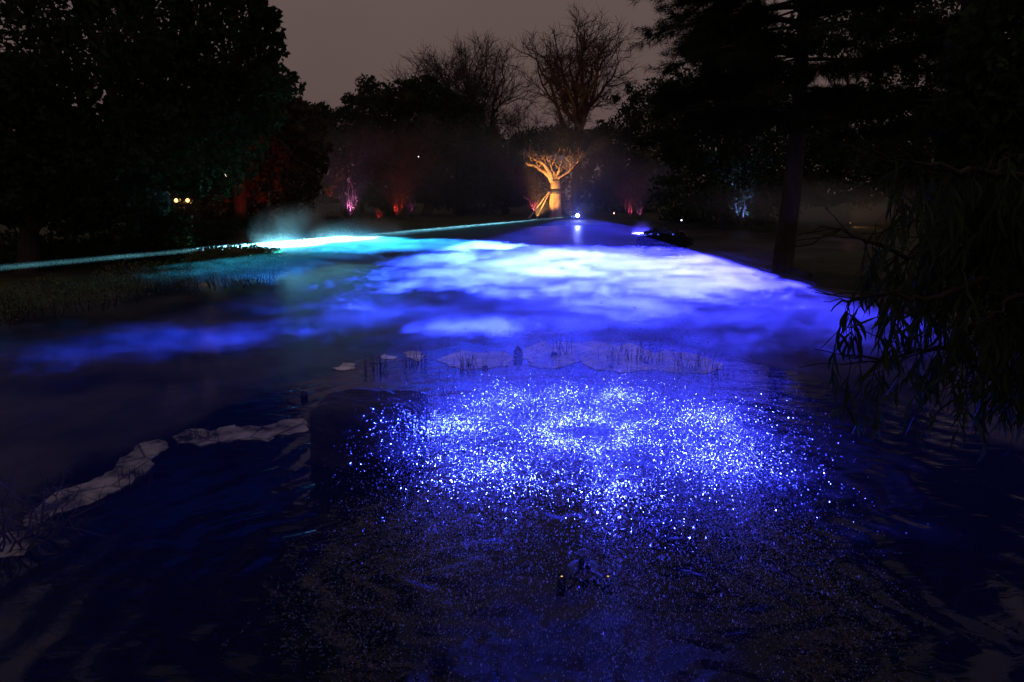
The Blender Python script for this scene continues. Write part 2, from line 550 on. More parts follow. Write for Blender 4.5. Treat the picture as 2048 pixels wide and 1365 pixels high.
def mist_material(name, blobs, base, dmax, aniso=0.55, nscale=0.34, edge=0.75, center=None):
    """world-space mist: soft ellipses broken up by fractal noise"""
    m, t, out = mat_new(name)
    pv = N(t, 'ShaderNodeVolumePrincipled')
    pv.inputs['Color'].default_value = (0.95, 0.95, 0.95, 1)
    pv.inputs['Anisotropy'].default_value = aniso
    ge = N(t, 'ShaderNodeNewGeometry')
    pos = ge.outputs['Position']
    def mth(op, a, b=None, c=None, clamp=False):
        n = N(t, 'ShaderNodeMath', operation=op, use_clamp=clamp)
        for k, v in enumerate((a, b, c)):
            if v is None: continue
            if isinstance(v, (int, float)): n.inputs[k].default_value = v
            else: t.links.new(v, n.inputs[k])
        return n.outputs[0]
    def noise(scale, detail, stretch, rough=0.58, dist=0.0):
        mp = N(t, 'ShaderNodeMapping'); mp.inputs['Scale'].default_value = stretch
        t.links.new(pos, mp.inputs['Vector'])
        n = N(t, 'ShaderNodeTexNoise')
        n.inputs['Scale'].default_value = scale
        n.inputs['Detail'].default_value = detail
        n.inputs['Roughness'].default_value = rough
        n.inputs['Distortion'].default_value = dist
        t.links.new(mp.outputs[0], n.inputs['Vector'])
        return mth('SUBTRACT', n.outputs['Fac'], 0.5)
    n1 = noise(nscale, 7, (0.8, 0.7, 1), 0.62, 0.8)
    n2 = noise(nscale * 5.0, 5, (0.8, 1, 1), 0.6, 0.4)
    nn = mth('ADD', mth('MULTIPLY', n1, 2.2), mth('ADD', mth('MULTIPLY', n2, 1.3), mth('MULTIPLY', noise(nscale * 18.0, 4, (0.7, 1, 1), 0.65, 0.5), 1.4)))
    total = None
    for (cx, cy_, rx, ry, rot, amp, soft) in blobs:
        mp = N(t, 'ShaderNodeMapping', vector_type='TEXTURE')
        mp.inputs['Location'].default_value = (cx, cy_, 0)
        mp.inputs['Rotation'].default_value = (0, 0, rot)
        mp.inputs['Scale'].default_value = (rx, ry, 1e6)
        t.links.new(pos, mp.inputs['Vector'])
        ln = N(t, 'ShaderNodeVectorMath', operation='LENGTH')
        t.links.new(mp.outputs[0], ln.inputs[0])
        d = mth('SUBTRACT', 1.0, ln.outputs['Value'])          # 1 at centre, 0 at rim
        d = mth('ADD', d, mth('MULTIPLY', nn, edge))
        v = N(t, 'ShaderNodeMapRange', interpolation_type='SMOOTHSTEP')
        v.inputs['From Min'].default_value = 0.0
        v.inputs['From Max'].default_value = soft
        v.inputs['To Max'].default_value = amp
        t.links.new(d, v.inputs['Value'])
        total = v.outputs[0] if total is None else mth('ADD', total, v.outputs[0])
    # torn, streaky variation inside the bank
    n3 = noise(nscale * 3.2, 6, (0.55, 1.1, 1), 0.68, 1.2)
    n4 = noise(nscale * 14.0, 3, (0.6, 1, 1), 0.6, 0.3)
    q = mth('ADD', mth('ADD', mth('MULTIPLY', n1, 1.0), mth('MULTIPLY', n3, 1.8)), mth('MULTIPLY', n4, 1.0))
    vr_ = N(t, 'ShaderNodeMapRange', interpolation_type='SMOOTHSTEP')
    vr_.inputs['From Min'].default_value = -0.32
    vr_.inputs['From Max'].default_value = 0.36
    vr_.inputs['To Min'].default_value = 0.12
    vr_.inputs['To Max'].default_value = 2.1
    t.links.new(q, vr_.inputs['Value'])
    var = vr_.outputs[0]
    dens = mth('MULTIPLY', mth('MULTIPLY', mth('ADD', total, base), var), dmax)
    t.links.new(dens, pv.inputs['Density'])
    m.cycles.volume_sampling = 'EQUIANGULAR'
    t.links.new(pv.outputs[0], out.inputs['Volume'])
    return m

def blob(px0, px1, py0, py1, amp, soft=0.5, rot=0.0):
    a = on_sheet((px0 + px1) / 2, py0); b_ = on_sheet((px0 + px1) / 2, py1)
    y = (a.y + b_.y) / 2
    x = (a.x + b_.x) / 2
    return (x, y, (px1 - px0) / 2 / F * y, abs(a.y - b_.y) / 2 + 0.01, rot, amp, soft)
BLOBS = [
    blob(700, 1600, 504, 590, 0.85, 0.10),       # main white bank
    blob(980, 1580, 524, 566, 0.75, 0.4),
    blob(600, 1020, 480, 505, 2.2, 0.14),        # bank along the left fan edge
    blob(430, 860, 474, 508, 1.2, 0.4),
    blob(800, 1700, 494, 532, 0.35, 0.2),
    blob(780, 1760, 552, 690, 0.10, 0.5),        # lavender veil
    blob(560, 1900, 560, 740, 0.085, 0.5),
    blob(780, 1110, 638, 672, 0.75, 0.18),
    blob(1090, 1420, 590, 638, 0.45, 0.25),
    blob(380, 770, 494, 564, 0.8, 0.5),
    blob(-300, 640, 640, 735, 0.16, 0.5),
    blob(300, 1900, 440, 700, 0.009, 0.3),
    (FX, FY + 0.2, 1.7, 1.7, 0.0, 0.16, 0.6),          # fine spray drifting off the fountain dome
]
mm = mist_material('low_mist', BLOBS, 0.0003, 0.0075)
me = box_mesh('mist', -17, 16, 3.5, 66, -0.065, 0.065)
for v in me.vertices: v.co.z += sheet_z(v.co.y)
mist = link('mist', me, mm)
tag(mist, 'low white mist lying over the pond in the laser light', kind='stuff')

# ------------------------------------------------------------------ tree builders
def leaf_cloud(lobes, size, n, aspect=0.45, seed=0, shell=0.35, ragged=0):
    """leaf faces spread through ellipsoid lobes. lobes: (x,y,z,rx,ry,rz,weight)"""
    g = np.random.default_rng(seed)
    L = np.array(lobes, float)
    if ragged:
        extra = []
        for q in L:
            for k in range(ragged):
                d = g.normal(size=3); d /= np.linalg.norm(d)
                f = g.uniform(0.10, 0.26)
                extra.append([*(q[:3] + d * q[3:6] * g.uniform(0.86, 1.12)), *(q[3:6] * f * g.uniform(0.6, 1.3, 3)), q[6] * f * f * 1.2])
        L = np.concatenate([L, np.array(extra)])
    w = L[:, 6] / L[:, 6].sum()
    idx = g.choice(len(L), n, p=w)
    d = g.normal(size=(n, 3)); d /= np.linalg.norm(d, axis=1, keepdims=True)
    rad = g.uniform(0, 1, n) ** shell
    # ragged outline: clumps push in and out
    c = L[idx]
    bump = 1 + 0.20 * vnoise(d * 2.2 + c[:, :3] * 0.7, seed + 11) + 0.10 * vnoise(d * 6 + c[:, :3], seed + 12)
    P = c[:, :3] + d * c[:, 3:6] * (rad * bump)[:, None]
    sz = size * g.uniform(0.6, 1.4, n)
    a = g.normal(size=(n, 3)); a[:, 2] -= 0.4; a /= np.linalg.norm(a, axis=1, keepdims=True)
    h = g.normal(size=(n, 3))
    b = np.cross(a, h); b /= (np.linalg.norm(b, axis=1, keepdims=True) + 1e-9)
    a *= sz[:, None] * 0.5; b *= (sz * aspect)[:, None] * 0.5
    V = np.stack([P - a, P + b * 1.0 + a * 0.1, P + a, P - b + a * 0.1], 1).reshape(-1, 3)
    Fc = np.arange(n * 4).reshape(-1, 4)
    return V, Fc

def wander(p0, p1, k=6, amp=0.08, g=rng, sag=0.0):
    p0 = np.array(p0, float); p1 = np.array(p1, float)
    L = np.linalg.norm(p1 - p0)
    tt = np.linspace(0, 1, k)[:, None]
    P = p0 + (p1 - p0) * tt
    nz = g.normal(size=(k, 3)) * amp * L / math.sqrt(k)
    nz = np.cumsum(nz, 0); nz -= nz[0]
    nz -= nz[-1] * tt
    P = P + nz
    P[:, 2] -= sag * L * (4 * tt[:, 0] * (1 - tt[:, 0]))
    return P

def crown_px(boxes, Yd, depth=0.8):
    """lobes from (px, py, rx_px, ry_px[, dy]) at distance Yd"""
    out = []
    for bx in boxes:
        px, py, rx, ry = bx[:4]
        yy = Yd + (bx[4] if len(bx) > 4 else 0)
        c = at(px, py, yy)
        e = at(px + rx, py, yy); u = at(px, py - ry, yy)
        rxm = abs(e.x - c.x); rzm = abs(u.z - c.z)
        out.append((c.x, c.y, c.z, rxm, rxm * depth, rzm, rxm * rzm))
    return out

def broad_tree(name, label, lobes, base, trunk_r, leaf, n, seed, mat=None, group=None, aspect=0.5, cat='tree', twig=True):
    g = np.random.default_rng(seed)
    bz = float(ground_z(base[0], base[1])[0])
    root = empty(name, (base[0], base[1], bz))
    tag(root, label, cat, group)
    o = np.array([base[0], base[1], bz])
    L = sorted(lobes, key=lambda q: -q[6])
    top = np.array(L[0][:3]) - o
    tb = Tubes(8)
    P = wander((0, 0, -0.3), (top[0] * 0.7, top[1] * 0.7, max(1.0, top[2] * 0.75)), 7, 0.05, g)
    tb.add(P, np.linspace(trunk_r * 1.25, trunk_r * 0.5, 7))
    fork = P[4]
    tr = tb.build('trunk', M['bark'], root)
    tb = Tubes(5)
    for q in L:
        e = np.array(q[:3]) - o
        B = wander(P[g.integers(3, 6)], e, 6, 0.08, g)
        tb.add(B, np.linspace(trunk_r * 0.42, trunk_r * 0.1, 6))
        for k in range(6):
            d = g.normal(size=3); d /= np.linalg.norm(d)
            s0 = B[g.integers(2, 6)]
            tb.add(wander(s0, e + d * np.array(q[3:6]) * 0.85, 5, 0.1, g), np.linspace(trunk_r * 0.13, 0.012, 5), 4)
    tb.build('limbs', M['bark'], root)
    V, Fc = leaf_cloud([(q[0] - o[0], q[1] - o[1], q[2] - o[2], *q[3:]) for q in lobes], leaf, n, aspect, seed, 0.4, 26)
    cm = np_mesh('crown', V, Fc)
    tag(link('crown', cm, mat or M['leaf'], root), kind='stuff')
    return root

def bare_tree(name, label, base, height, trunk_h, spread, trunk_r, seed, limbs=7, n1=7, n2=6, n3=6, group=None, multi=False, up=0.55, top_bias=1.0):
    g = np.random.default_rng(seed)
    bz = float(ground_z(base[0], base[1])[0])
    root = empty(name, (base[0], base[1], bz))
    tag(root, label, 'tree', group)
    H = height - bz
    tb = Tubes(8)
    tp = wander((0, 0, -0.3), (0.02 * H * g.normal(), 0, trunk_h), 6, 0.03, g)
    tb.add(tp, np.linspace(trunk_r * 1.25, trunk_r * 0.72, 6))
    tb.build('trunk', M['bark'], root)
    tw = Tubes(3)
    def child(P, r0, tgt_len, dirv, lvl):
        e = P + dirv * tgt_len
        k = 5 if lvl < 3 else 4
        return wander(P, e, k, 0.13, g)
    cz = trunk_h + (H - trunk_h) * 0.48
    def inside(pt):
        a = (pt[0] / spread) ** 2 + (pt[1] / spread) ** 2 + ((pt[2] - cz) / ((H - cz) * 1.0)) ** 2
        return a
    for li in range(limbs):
        ang = 2 * math.pi * (li + g.uniform(-0.3, 0.3)) / limbs
        tilt = g.uniform(0.3, 1.0) if li else 0.08
        end = np.array([math.cos(ang) * spread * 0.74 * tilt, math.sin(ang) * spread * 0.74 * tilt,
                        trunk_h + (H - trunk_h) * (up + 0.28 * (1 - tilt) + g.uniform(-0.05, 0.05))])
        s0 = tp[g.integers(3, 6)] if not multi else tp[g.integers(1, 4)]
        tl = Tubes(6)
        B = wander(s0, end, 8, 0.10, g)
        tl.add(B, np.linspace(trunk_r * 0.55, trunk_r * 0.16, 8))
        for a in range(n1):
            sp0 = B[min(7, 2 + int(a * 6 / n1) )]
            d = end - s0; d /= np.linalg.norm(d)
            d = d + g.normal(size=3) * 0.75; d[2] += 0.18; d /= np.linalg.norm(d)
            ln = spread * g.uniform(0.32, 0.55)
            # keep within the crown shape
            for _ in range(6):
                if inside(sp0 + d * ln) > 0.9: ln *= 0.85
            C = wander(sp0, sp0 + d * ln, 6, 0.13, g)
            tl.add(C, np.linspace(trunk_r * 0.17, trunk_r * 0.05, 6), 5)
            for b_ in range(n2):
                sp1 = C[min(5, 1 + int(b_ * 5 / n2))]
                d2 = d + g.normal(size=3) * 0.75; d2[2] += 0.25; d2 /= np.linalg.norm(d2)
                ln2 = spread * g.uniform(0.16, 0.30)
                for _ in range(5):
                    if inside(sp1 + d2 * ln2) > 1.02: ln2 *= 0.85
                D = wander(sp1, sp1 + d2 * ln2, 5, 0.13, g)
                tw.add(D, np.linspace(trunk_r * 0.06, 0.024, 5), 3)
                for c_ in range(n3):
                    sp2 = D[min(4, 1 + int(c_ * 4 / n3))]
                    d3 = d2 + g.normal(size=3) * 0.7; d3[2] += 0.2; d3 /= np.linalg.norm(d3)
                    ln3 = spread * g.uniform(0.09, 0.19)
                    E = wander(sp2, sp2 + d3 * ln3, 4, 0.14, g)
                    tw.add(E, np.linspace(0.024, 0.013, 4), 3)
        tl.build('limb', M['bark'], root)
    tag(tw.build('twigs', M['bark'], root), kind='stuff')
    return root

def needle_tufts(pts, dirs, n_per, length, width, g):
    """needle blades round each twig point"""
    P = np.repeat(np.asarray(pts), n_per, 0)
    D = np.repeat(np.asarray(dirs), n_per, 0)
    m = len(P)
    a = D * 0.7 + g.normal(size=(m, 3)) * 0.6; a[:, 2] -= 0.35
    a /= np.linalg.norm(a, axis=1, keepdims=True)
    b = np.cross(a, g.normal(size=(m, 3))); b /= (np.linalg.norm(b, axis=1, keepdims=True) + 1e-9)
    L = length * g.uniform(0.6, 1.25, m)[:, None]
    P = P + g.normal(size=(m, 3)) * 0.05
    V = np.stack([P - b * width, P + b * width, P + a * L + b * width * 0.3], 1).reshape(-1, 3)
    return V, np.arange(m * 3).reshape(-1, 3)

def conifer(name, label, base, height, trunk_r, boughs, seed, needle=0.24, per=20, tufts=46, width=0.006, group=None):
    """boughs: list of (z, azimuth, length, droop)"""
    g = np.random.default_rng(seed)
    bz = float(ground_z(base[0], base[1])[0])
    root = empty(name, (base[0], base[1], bz))
    tag(root, label, 'tree', group)
    tb = Tubes(9)
    zz = np.linspace(-0.3, height, 10)
    P = np.stack([0.12 * np.sin(zz * 0.4), 0.1 * np.cos(zz * 0.3), zz], 1)
    tb.add(P, np.linspace(trunk_r * 1.2, trunk_r * 0.25, 10))
    tb.build('trunk', M['bark'], root)
    for (z, az, ln, droop) in boughs:
        tb = Tubes(4)
        d = np.array([math.cos(az), math.sin(az), 0])
        s = np.linspace(0, 1, 8)
        B = np.array([0, 0, z]) + d * (s * ln)[:, None]
        B[:, 2] += ln * (0.12 * s - droop * s ** 2)
        B += np.cumsum(g.normal(size=B.shape) * 0.03 * ln / 3, 0)
        tb.add(B, np.linspace(0.075, 0.012, 8) * (ln / 5))
        pts = []; drs = []
        for k in range(tufts // 4):
            u = g.uniform(0.22, 1.0)
            i0 = min(6, int(u * 7)); f = u * 7 - i0
            p0 = B[i0] * (1 - f) + B[i0 + 1] * f
            side = np.cross(d, (0, 0, 1)) * g.choice([-1, 1])
            td = d * 0.6 + side * g.uniform(0.3, 1.0) + np.array([0, 0, g.uniform(-0.55, 0.15)])
            td /= np.linalg.norm(td)
            tl = ln * g.uniform(0.10, 0.24) * (1.25 - 0.6 * u)
            T = wander(p0, p0 + td * tl, 5, 0.1, g, sag=-0.03)
            tb.add(T, np.linspace(0.016, 0.006, 5), 3)
            for q in (1, 2, 3, 4):
                pts.append(T[q]); drs.append(td)
        V, Fc = needle_tufts(pts, drs, per, needle, width, g)
        bo = tb.build('bough', M['bark'], root)
        tag(link('needles', np_mesh('needles', V, Fc), M['needle'], bo), kind='stuff')
    return root

# ------------------------------------------------------------------ trees: left bank
broad_tree('evergreen_tree', 'huge black evergreen tree filling the upper left corner, ragged leafy right edge against the sky',
           crown_px([(250, 120, 300, 260), (420, 60, 120, 130), (500, 60, 62, 75), (536, 55, 30, 45), (548, 105, 22, 34), (380, 260, 160, 120), (480, 190, 75, 90), (525, 150, 30, 35), (120, 300, 220, 150), (330, -140, 260, 160), (60, 30, 200, 220), (330, -330, 380, 240), (300, -600, 340, 220), (600, -470, 220, 170), (0, -400, 300, 250)], 27),  # topmost lobes added out of view to block sky reflections in the water
           (at(330, 480, 27).x, 27), 0.55, 0.29, 80000, 21)
broad_tree('evergreen_tree', 'dark rounded tree low on the left bank, in front of the red-lit foliage',
           crown_px([(60, 330, 190, 140), (180, 370, 120, 100), (-60, 250, 150, 160), (310, 290, 120, 80)], 24),
           (at(40, 480, 24).x, 24), 0.35, 0.22, 30000, 22)
cg = np.random.default_rng(5)
conifer('cedar_tree', 'cedar with flat feathery boughs poking out beneath the left tree into the sky',
        (at(480, 440, 44).x, 44), 13.0, 0.4,
        [(z, a, l, 0.10) for z, a, l in [(8.7, 0.1, 3.3), (8.1, -0.3, 3.2), (7.3, 0.25, 2.9), (6.4, -0.1, 2.8), (5.5, 0.2, 2.6), (8.9, 2.4, 3.6), (7.8, 3.4, 3.6), (6.8, 4.3, 3.4), (9.8, 1.2, 2.7), (10.7, -0.6, 1.6), (10.6, 3.0, 2.0), (5.0, 5.2, 3.0), (4.4, 0.9, 2.8), (6.2, 1.8, 3.0)]],
        31, needle=0.22, per=16, tufts=90, width=0.02)
broad_tree('evergreen_tree', 'dark spreading tree with red glow in its foliage, beside the left bank path',
           crown_px([(450, 270, 130, 110), (540, 330, 90, 120), (400, 370, 120, 90), (600, 290, 60, 90)], 46),
           (at(470, 440, 46).x, 46), 0.4, 0.34, 26000, 23, mat=M['leaf_brown'])

LB = ['dark bank bush at the far left below the rounded tree', 'dark bank bush second from the left edge, behind the lit strip', 'dark bank bush behind the yellow-green glitter',
      'dark bank bush below the two amber lamps', 'dark bank bush behind the thin smoke wisps', 'dark bank bush behind the cyan smoke plume', 'low dark bush right of the smoke plume', 'dark bank bush in front of the trunk of the huge left tree']
for k, (px, Yd, top, hw) in enumerate([(-20, 25, 470, 170), (150, 28, 462, 130), (285, 31, 452, 110), (395, 34, 440, 90), (480, 38, 438, 80), (560, 43, 440, 80), (650, 52, 434, 80), (318, 25.8, 402, 66)]):
    base_ = at(px, 520, Yd)
    zt = at(px, top, Yd).z; hwm = hw / F * Yd
    broad_tree('bank_bush', LB[k], [(base_.x, Yd, zt * 0.45, hwm, hwm * 0.6, zt * 0.55, 1.0), (base_.x - hwm * 0.5, Yd, zt * 0.35, hwm * 0.6, hwm * 0.5, zt * 0.5, 0.5), (base_.x + hwm * 0.5, Yd, zt * 0.35, hwm * 0.6, hwm * 0.5, zt * 0.5, 0.5)],
               (base_.x, Yd), 0.06, 0.17, 6500, 300 + k, cat='bush')

# mid distance, across the water
broad_tree('cedar_tree', 'low flat-topped dark tree on the skyline between the tall left tree and the pine',
           crown_px([(600, 232, 62, 30), (645, 236, 30, 26), (575, 225, 30, 20), (620, 300, 90, 80)], 84), (at(610, 430, 84).x, 84), 0.35, 0.5, 14000, 24)
broad_tree('pine_tree', 'pine with clumpy irregular crown sticking up on the skyline',
           crown_px([(733, 168, 24, 17), (742, 188, 20, 14), (716, 200, 18, 13), (696, 205, 14, 20), (690, 232, 20, 18), (755, 210, 22, 16), (722, 250, 60, 40), (725, 330, 70, 80)], 88), (at(728, 430, 88).x, 88), 0.3, 0.45, 17000, 25, aspect=0.35)
broad_tree('evergreen_tree', 'broad rounded dark tree standing in front of the left bare tree',
           crown_px([(860, 220, 62, 62), (800, 200, 45, 40), (770, 230, 50, 50), (845, 178, 38, 26), (880, 300, 100, 110), (790, 330, 90, 100), (905, 240, 36, 60)], 80), (at(850, 430, 80).x, 80), 0.5, 0.5, 30000, 26)
broad_tree('evergreen_tree', 'low dark bush mass below the gap between the two bare trees',
           crown_px([(980, 330, 60, 70), (950, 310, 50, 50), (1020, 360, 50, 60), (930, 380, 70, 50)], 84), (at(975, 432, 84).x, 84), 0.35, 0.5, 16000, 27)
broad_tree('evergreen_tree', 'dark hazy tree right of the golden tree, over the laser',
           crown_px([(1290, 290, 100, 110), (1220, 330, 60, 70), (1330, 230, 80, 70), (1260, 380, 100, 50)], 92), (at(1290, 432, 92).x, 92), 0.4, 0.5, 22000, 28)
broad_tree('evergreen_tree', 'tall dark tree behind the drooping conifer on the right',
           crown_px([(1440, 270, 120, 130), (1400, 190, 90, 60), (1540, 300, 110, 120), (1470, 390, 170, 60)], 66), (at(1455, 440, 66).x, 66), 0.45, 0.42, 34000, 29)
broad_tree('evergreen_tree', 'dark tree on the right skyline under the sky gap',
           crown_px([(1690, 300, 130, 110), (1800, 260, 120, 120), (1640, 270, 60, 60), (1900, 320, 130, 130), (1640, 40, 70, 70), (1760, 90, 90, 80), (1850, 20, 120, 90)], 58), (at(1760, 440, 58).x, 58), 0.45, 0.4, 34000, 30)

bare_tree('bare_tree', 'bare winter tree with dense dome of twigs, left one of the two on the skyline', (at(935, 430, 104).x, 104), at(920, 78, 104).z, 6.0, 11.3, 0.55, 41, limbs=17, n1=9, n2=8, n3=7, multi=True, up=0.55)
bare_tree('bare_tree', 'tall bare winter tree with open branching, right one of the two on the skyline', (at(1147, 430, 96).x, 96), at(1140, 24, 96).z, 12.0, 9.0, 0.62, 44, limbs=12, n1=8, n2=7, n3=7, up=0.5)
bare_tree('bare_tree', 'faint low bare tree behind the gap between the two large bare trees', (at(1035, 430, 112).x, 112), at(1035, 215, 112).z, 5.0, 7.5, 0.35, 45, limbs=7, n1=6, n2=6, n3=5)
bare_tree('bare_tree', 'small blurred bare tree far off above the flat-topped tree', (at(655, 430, 125).x, 125), at(655, 188, 125).z, 6.0, 5.5, 0.3, 46, limbs=6, n1=5, n2=5, n3=4)

# far wood closes the horizon
lob = []
for k in range(46):
    px = -150 + k * 54 + cg.uniform(-20, 20)
    top = 330 + cg.uniform(-50, 20)
    lob += crown_px([(px, (top + 440) / 2, 55, (440 - top) / 2)], 150 + cg.uniform(-8, 8))
V, Fc = leaf_cloud(lob, 1.1, 30000, 0.6, 77)
tag(link('far_wood', np_mesh('far_wood', V, Fc), M['leaf']), 'dark belt of trees closing the far side of the garden', kind='stuff')

# ------------------------------------------------------------------ right: drooping conifers over the water
g0 = np.random.default_rng(9)
Rb = (at(1575, 430, 26.5).x, 26.5)
bl = []
for k in range(84):
    z = 5.4 + k * 0.085 + g0.uniform(-0.2, 0.2)
    az = g0.uniform(0, 2 * math.pi)
    if k % 2 == 0: az = math.pi + g0.normal() * 0.55
    ln = g0.uniform(3.0, 6.4) * (1.0 if abs(math.cos(az)) > 0.5 else 0.75)
    bl.append((z, az, ln, g0.uniform(0.10, 0.30)))
conifer('drooping_pine', 'large drooping conifer over the right bank, left boughs silhouetted on the sky, pale lower trunk',
        Rb, 15.0, 0.34, bl, 51, needle=0.31, per=21, tufts=120, width=0.010)
Rb2 = (at(1880, 430, 22).x, 22.0)
bl = []
for k in range(54):
    z = 4.6 + k * 0.12
    az = g0.uniform(0, 2 * math.pi)
    bl.append((z, az, g0.uniform(2.6, 5.2), g0.uniform(0.1, 0.3)))
conifer('drooping_pine', 'black conifer in the upper right corner with small sky gaps between boughs', Rb2, 13.0, 0.34, bl, 52, needle=0.31, per=21, tufts=120, width=0.012)
broad_tree('evergreen_tree', 'black tree closing the right edge of the view behind the hanging branches',
           crown_px([(2040, 150, 150, 240), (2080, 420, 130, 180), (1990, 300, 90, 150)], 13), (at(2110, 600, 13).x, 13), 0.3, 0.2, 24000, 53)

# ------------------------------------------------------------------ uplit golden tree
GT = at(1112, 432, 75)
gz = float(ground_z(GT.x, GT.y)[0])
gt = empty('uplit_tree', (GT.x, GT.y, gz))
tag(gt, 'golden floodlit tree with flaring branches under a dark umbrella crown on far bank', 'tree')
def gp(px, py, dy=0.0):
    p_ = at(px, py, 75 + dy)
    return np.array([p_.x - GT.x, p_.y - GT.y, p_.z - gz])
tb = Tubes(14)
P = np.array([gp(1112, 436), gp(1112, 425), gp(1110, 405), gp(1111, 390), gp(1111, 375), gp(1110, 362)])
P[0][2] = -0.3
tb.add(P, [0.80, 0.68, 0.62, 0.56, 0.53, 0.50])
tb.build('trunk', M['pale_bark'], gt)
limb_px = [  # (points px, start radius)
    ([(1108, 366), (1095, 350), (1080, 338), (1062, 328), (1045, 325)], 0.34, -0.5),
    ([(1106, 366), (1098, 345), (1088, 330), (1078, 322), (1066, 318)], 0.32, -0.9),
    ([(1088, 340), (1083, 328), (1072, 320), (1060, 321)], 0.20, 0.3),
    ([(1110, 366), (1110, 350), (1106, 342), (1098, 330), (1090, 322)], 0.30, -0.2),
    ([(1110, 350), (1108, 338), (1108, 326), (1106, 318)], 0.17, 0.6),
    ([(1112, 364), (1114, 350), (1118, 342), (1117, 334)], 0.24, -0.6),
    ([(1113, 364), (1120, 355), (1134, 347), (1142, 338), (1140, 326)], 0.17, -0.7),
    ([(1142, 338), (1150, 328), (1158, 320), (1162, 310)], 0.11, -0.7),
    ([(1118, 342), (1128, 330), (1134, 318), (1146, 312)], 0.12, 0.4),
    ([(1098, 345), (1100, 332), (1096, 320)], 0.16, 0.8),
    ([(1101, 350), (1094, 334), (1086, 322)], 0.16, 1.1),
]
lg = np.random.default_rng(66)
for pts, r0, dy in limb_px:
    tl = Tubes(7)
    Q = np.array([gp(x, y, dy * 2.0 * k / (len(pts) - 1)) for k, (x, y) in enumerate(pts)])
    # resample and wiggle
    s = np.linspace(0, len(Q) - 1, 12)
    Q2 = np.stack([np.interp(s, np.arange(len(Q)), Q[:, c]) for c in range(3)], 1) + lg.normal(size=(12, 3)) * 0.05
    tl.add(Q2, np.linspace(r0 * 0.8, r0 * 0.34, 12))
    for k in range(12):
        i0 = lg.integers(6, 12)
        d = lg.normal(size=3); d[2] = abs(d[2]) + 0.5; d /= np.linalg.norm(d)
        tl.add(wander(Q2[i0], Q2[i0] + d * lg.uniform(0.6, 1.6), 5, 0.1, lg), np.linspace(r0 * 0.28, 0.02, 5), 5)
    tl.build('limb', M['pale_bark'], gt)
V, Fc = leaf_cloud([(q[0] - GT.x, q[1] - GT.y, q[2] - gz, *q[3:]) for q in crown_px([(1110, 288, 90, 26), (1062, 300, 40, 14), (1150, 296, 46, 18), (1180, 280, 40, 24), (1060, 284, 46, 22), (1110, 272, 60, 22)], 77.5, 0.6)], 0.30, 12000, 0.5, 61)
tag(link('crown', np_mesh('crown', V, Fc), M['needle'], gt), kind='stuff')
V, Fc = leaf_cloud([(q[0] - GT.x, q[1] - GT.y, q[2] - gz, *q[3:]) for q in crown_px([(1042, 324, 17, 12), (1155, 316, 12, 8)], 74.2, 0.9)], 0.20, 900, 0.5, 62)
tag(link('foliage_fringe', np_mesh('foliage_fringe', V, Fc), M['leaf_light'], gt), kind='stuff')
V, Fc = lathe([(0.54, 0), (0.62, 0.0), (0.62, 0.45), (0.54, 0.45)], 20)
bz_ = gp(1111, 388)
V += (bz_[0], bz_[1], bz_[2])
link('trunk_band', np_mesh('trunk_band', V, Fc), M['metal'], gt)
for k, (a, c) in enumerate([((1057, 426), (1098, 384)), ((1072, 422), (1099, 386))]):
    A = gp(*a, -1.5); C = gp(*c, -0.3)
    tb = Tubes(8); 
    A[2] = float(ground_z(GT.x + A[0], GT.y + A[1])[0]) - gz
    tb.add([A, C], [0.075, 0.06])
    pr = tb.build('timber_prop', M['prop'], None)
    pr.location = (GT.x, GT.y, gz)
    tag(pr, ['longer pale timber prop leaning left of the golden trunk', 'shorter thin prop close against the golden trunk'][k], 'prop', 'props holding up the golden tree')

# ------------------------------------------------------------------ garden lamps
def spot(name, loc, target, color, watts, size=R(60), blend=0.6, rad=0.08):
    L = bpy.data.lights.new(name, 'SPOT')
    L.energy = watts; L.color = color; L.spot_size = size; L.spot_blend = blend; L.shadow_soft_size = rad
    o = bpy.data.objects.new(name, L)
    o.location = loc
    d = Vector(target) - Vector(loc)
    o.rotation_euler = d.to_track_quat('-Z', 'Y').to_euler()
    COL.objects.link(o)
    return o

def uplight(loc, target, color, watts, label, lens=6.0, size=R(60), pole=0.0, lscale=1.0):
    """small spotlight: spike or pole, drum, glowing lens"""
    z = float(ground_z(loc[0], loc[1])[0]) + pole
    root = empty('garden_uplight', (loc[0], loc[1], z))
    tag(root, label, 'garden light', 'coloured lamps in the planting round the pond')
    d = (Vector(target) - Vector((loc[0], loc[1], z + 0.28))).normalized()
    q = d.to_track_quat('Z', 'Y').to_matrix().to_4x4()
    h = lathe_obj('drum', [(0.0, -0.12), (0.07, -0.12), (0.09, 0.06), (0.08, 0.07), (0.075, 0.05)], M['metal'], root, 14)
    h.matrix_local = Matrix.Translation((0, 0, 0.28)) @ q
    ln = lathe_obj('lens', [(0.0, 0.052), (0.074 * lscale, 0.052)], emis('lamp_lens', color, lens), root, 14)
    ln.matrix_local = Matrix.Translation((0, 0, 0.28)) @ q
    tb = Tubes(6); tb.add([(0, 0, -0.1 - pole), (0, 0, 0.2)], [0.02, 0.02]); tb.build('spike', M['metal'], root)
    p0 = Vector((loc[0], loc[1], z + 0.28)) + d * 0.10
    spot('lamp_beam', p0, target, color, watts, size)
    return root

GOLD = (1.0, 0.46, 0.11)
a = at(1084, 438, 71)
uplight((a.x - 0.6, 71.2), (GT.x - 0.3, GT.y, gz + 4.4), GOLD, 5200, 'amber floodlight at the foot of the golden tree', 12, R(75))
b_ = at(1140, 437, 72)
uplight((b_.x, 71.8), (GT.x + 0.6, GT.y, gz + 4.0), GOLD, 500, 'small bright lamp between golden trunk and laser projector', 60, R(70))

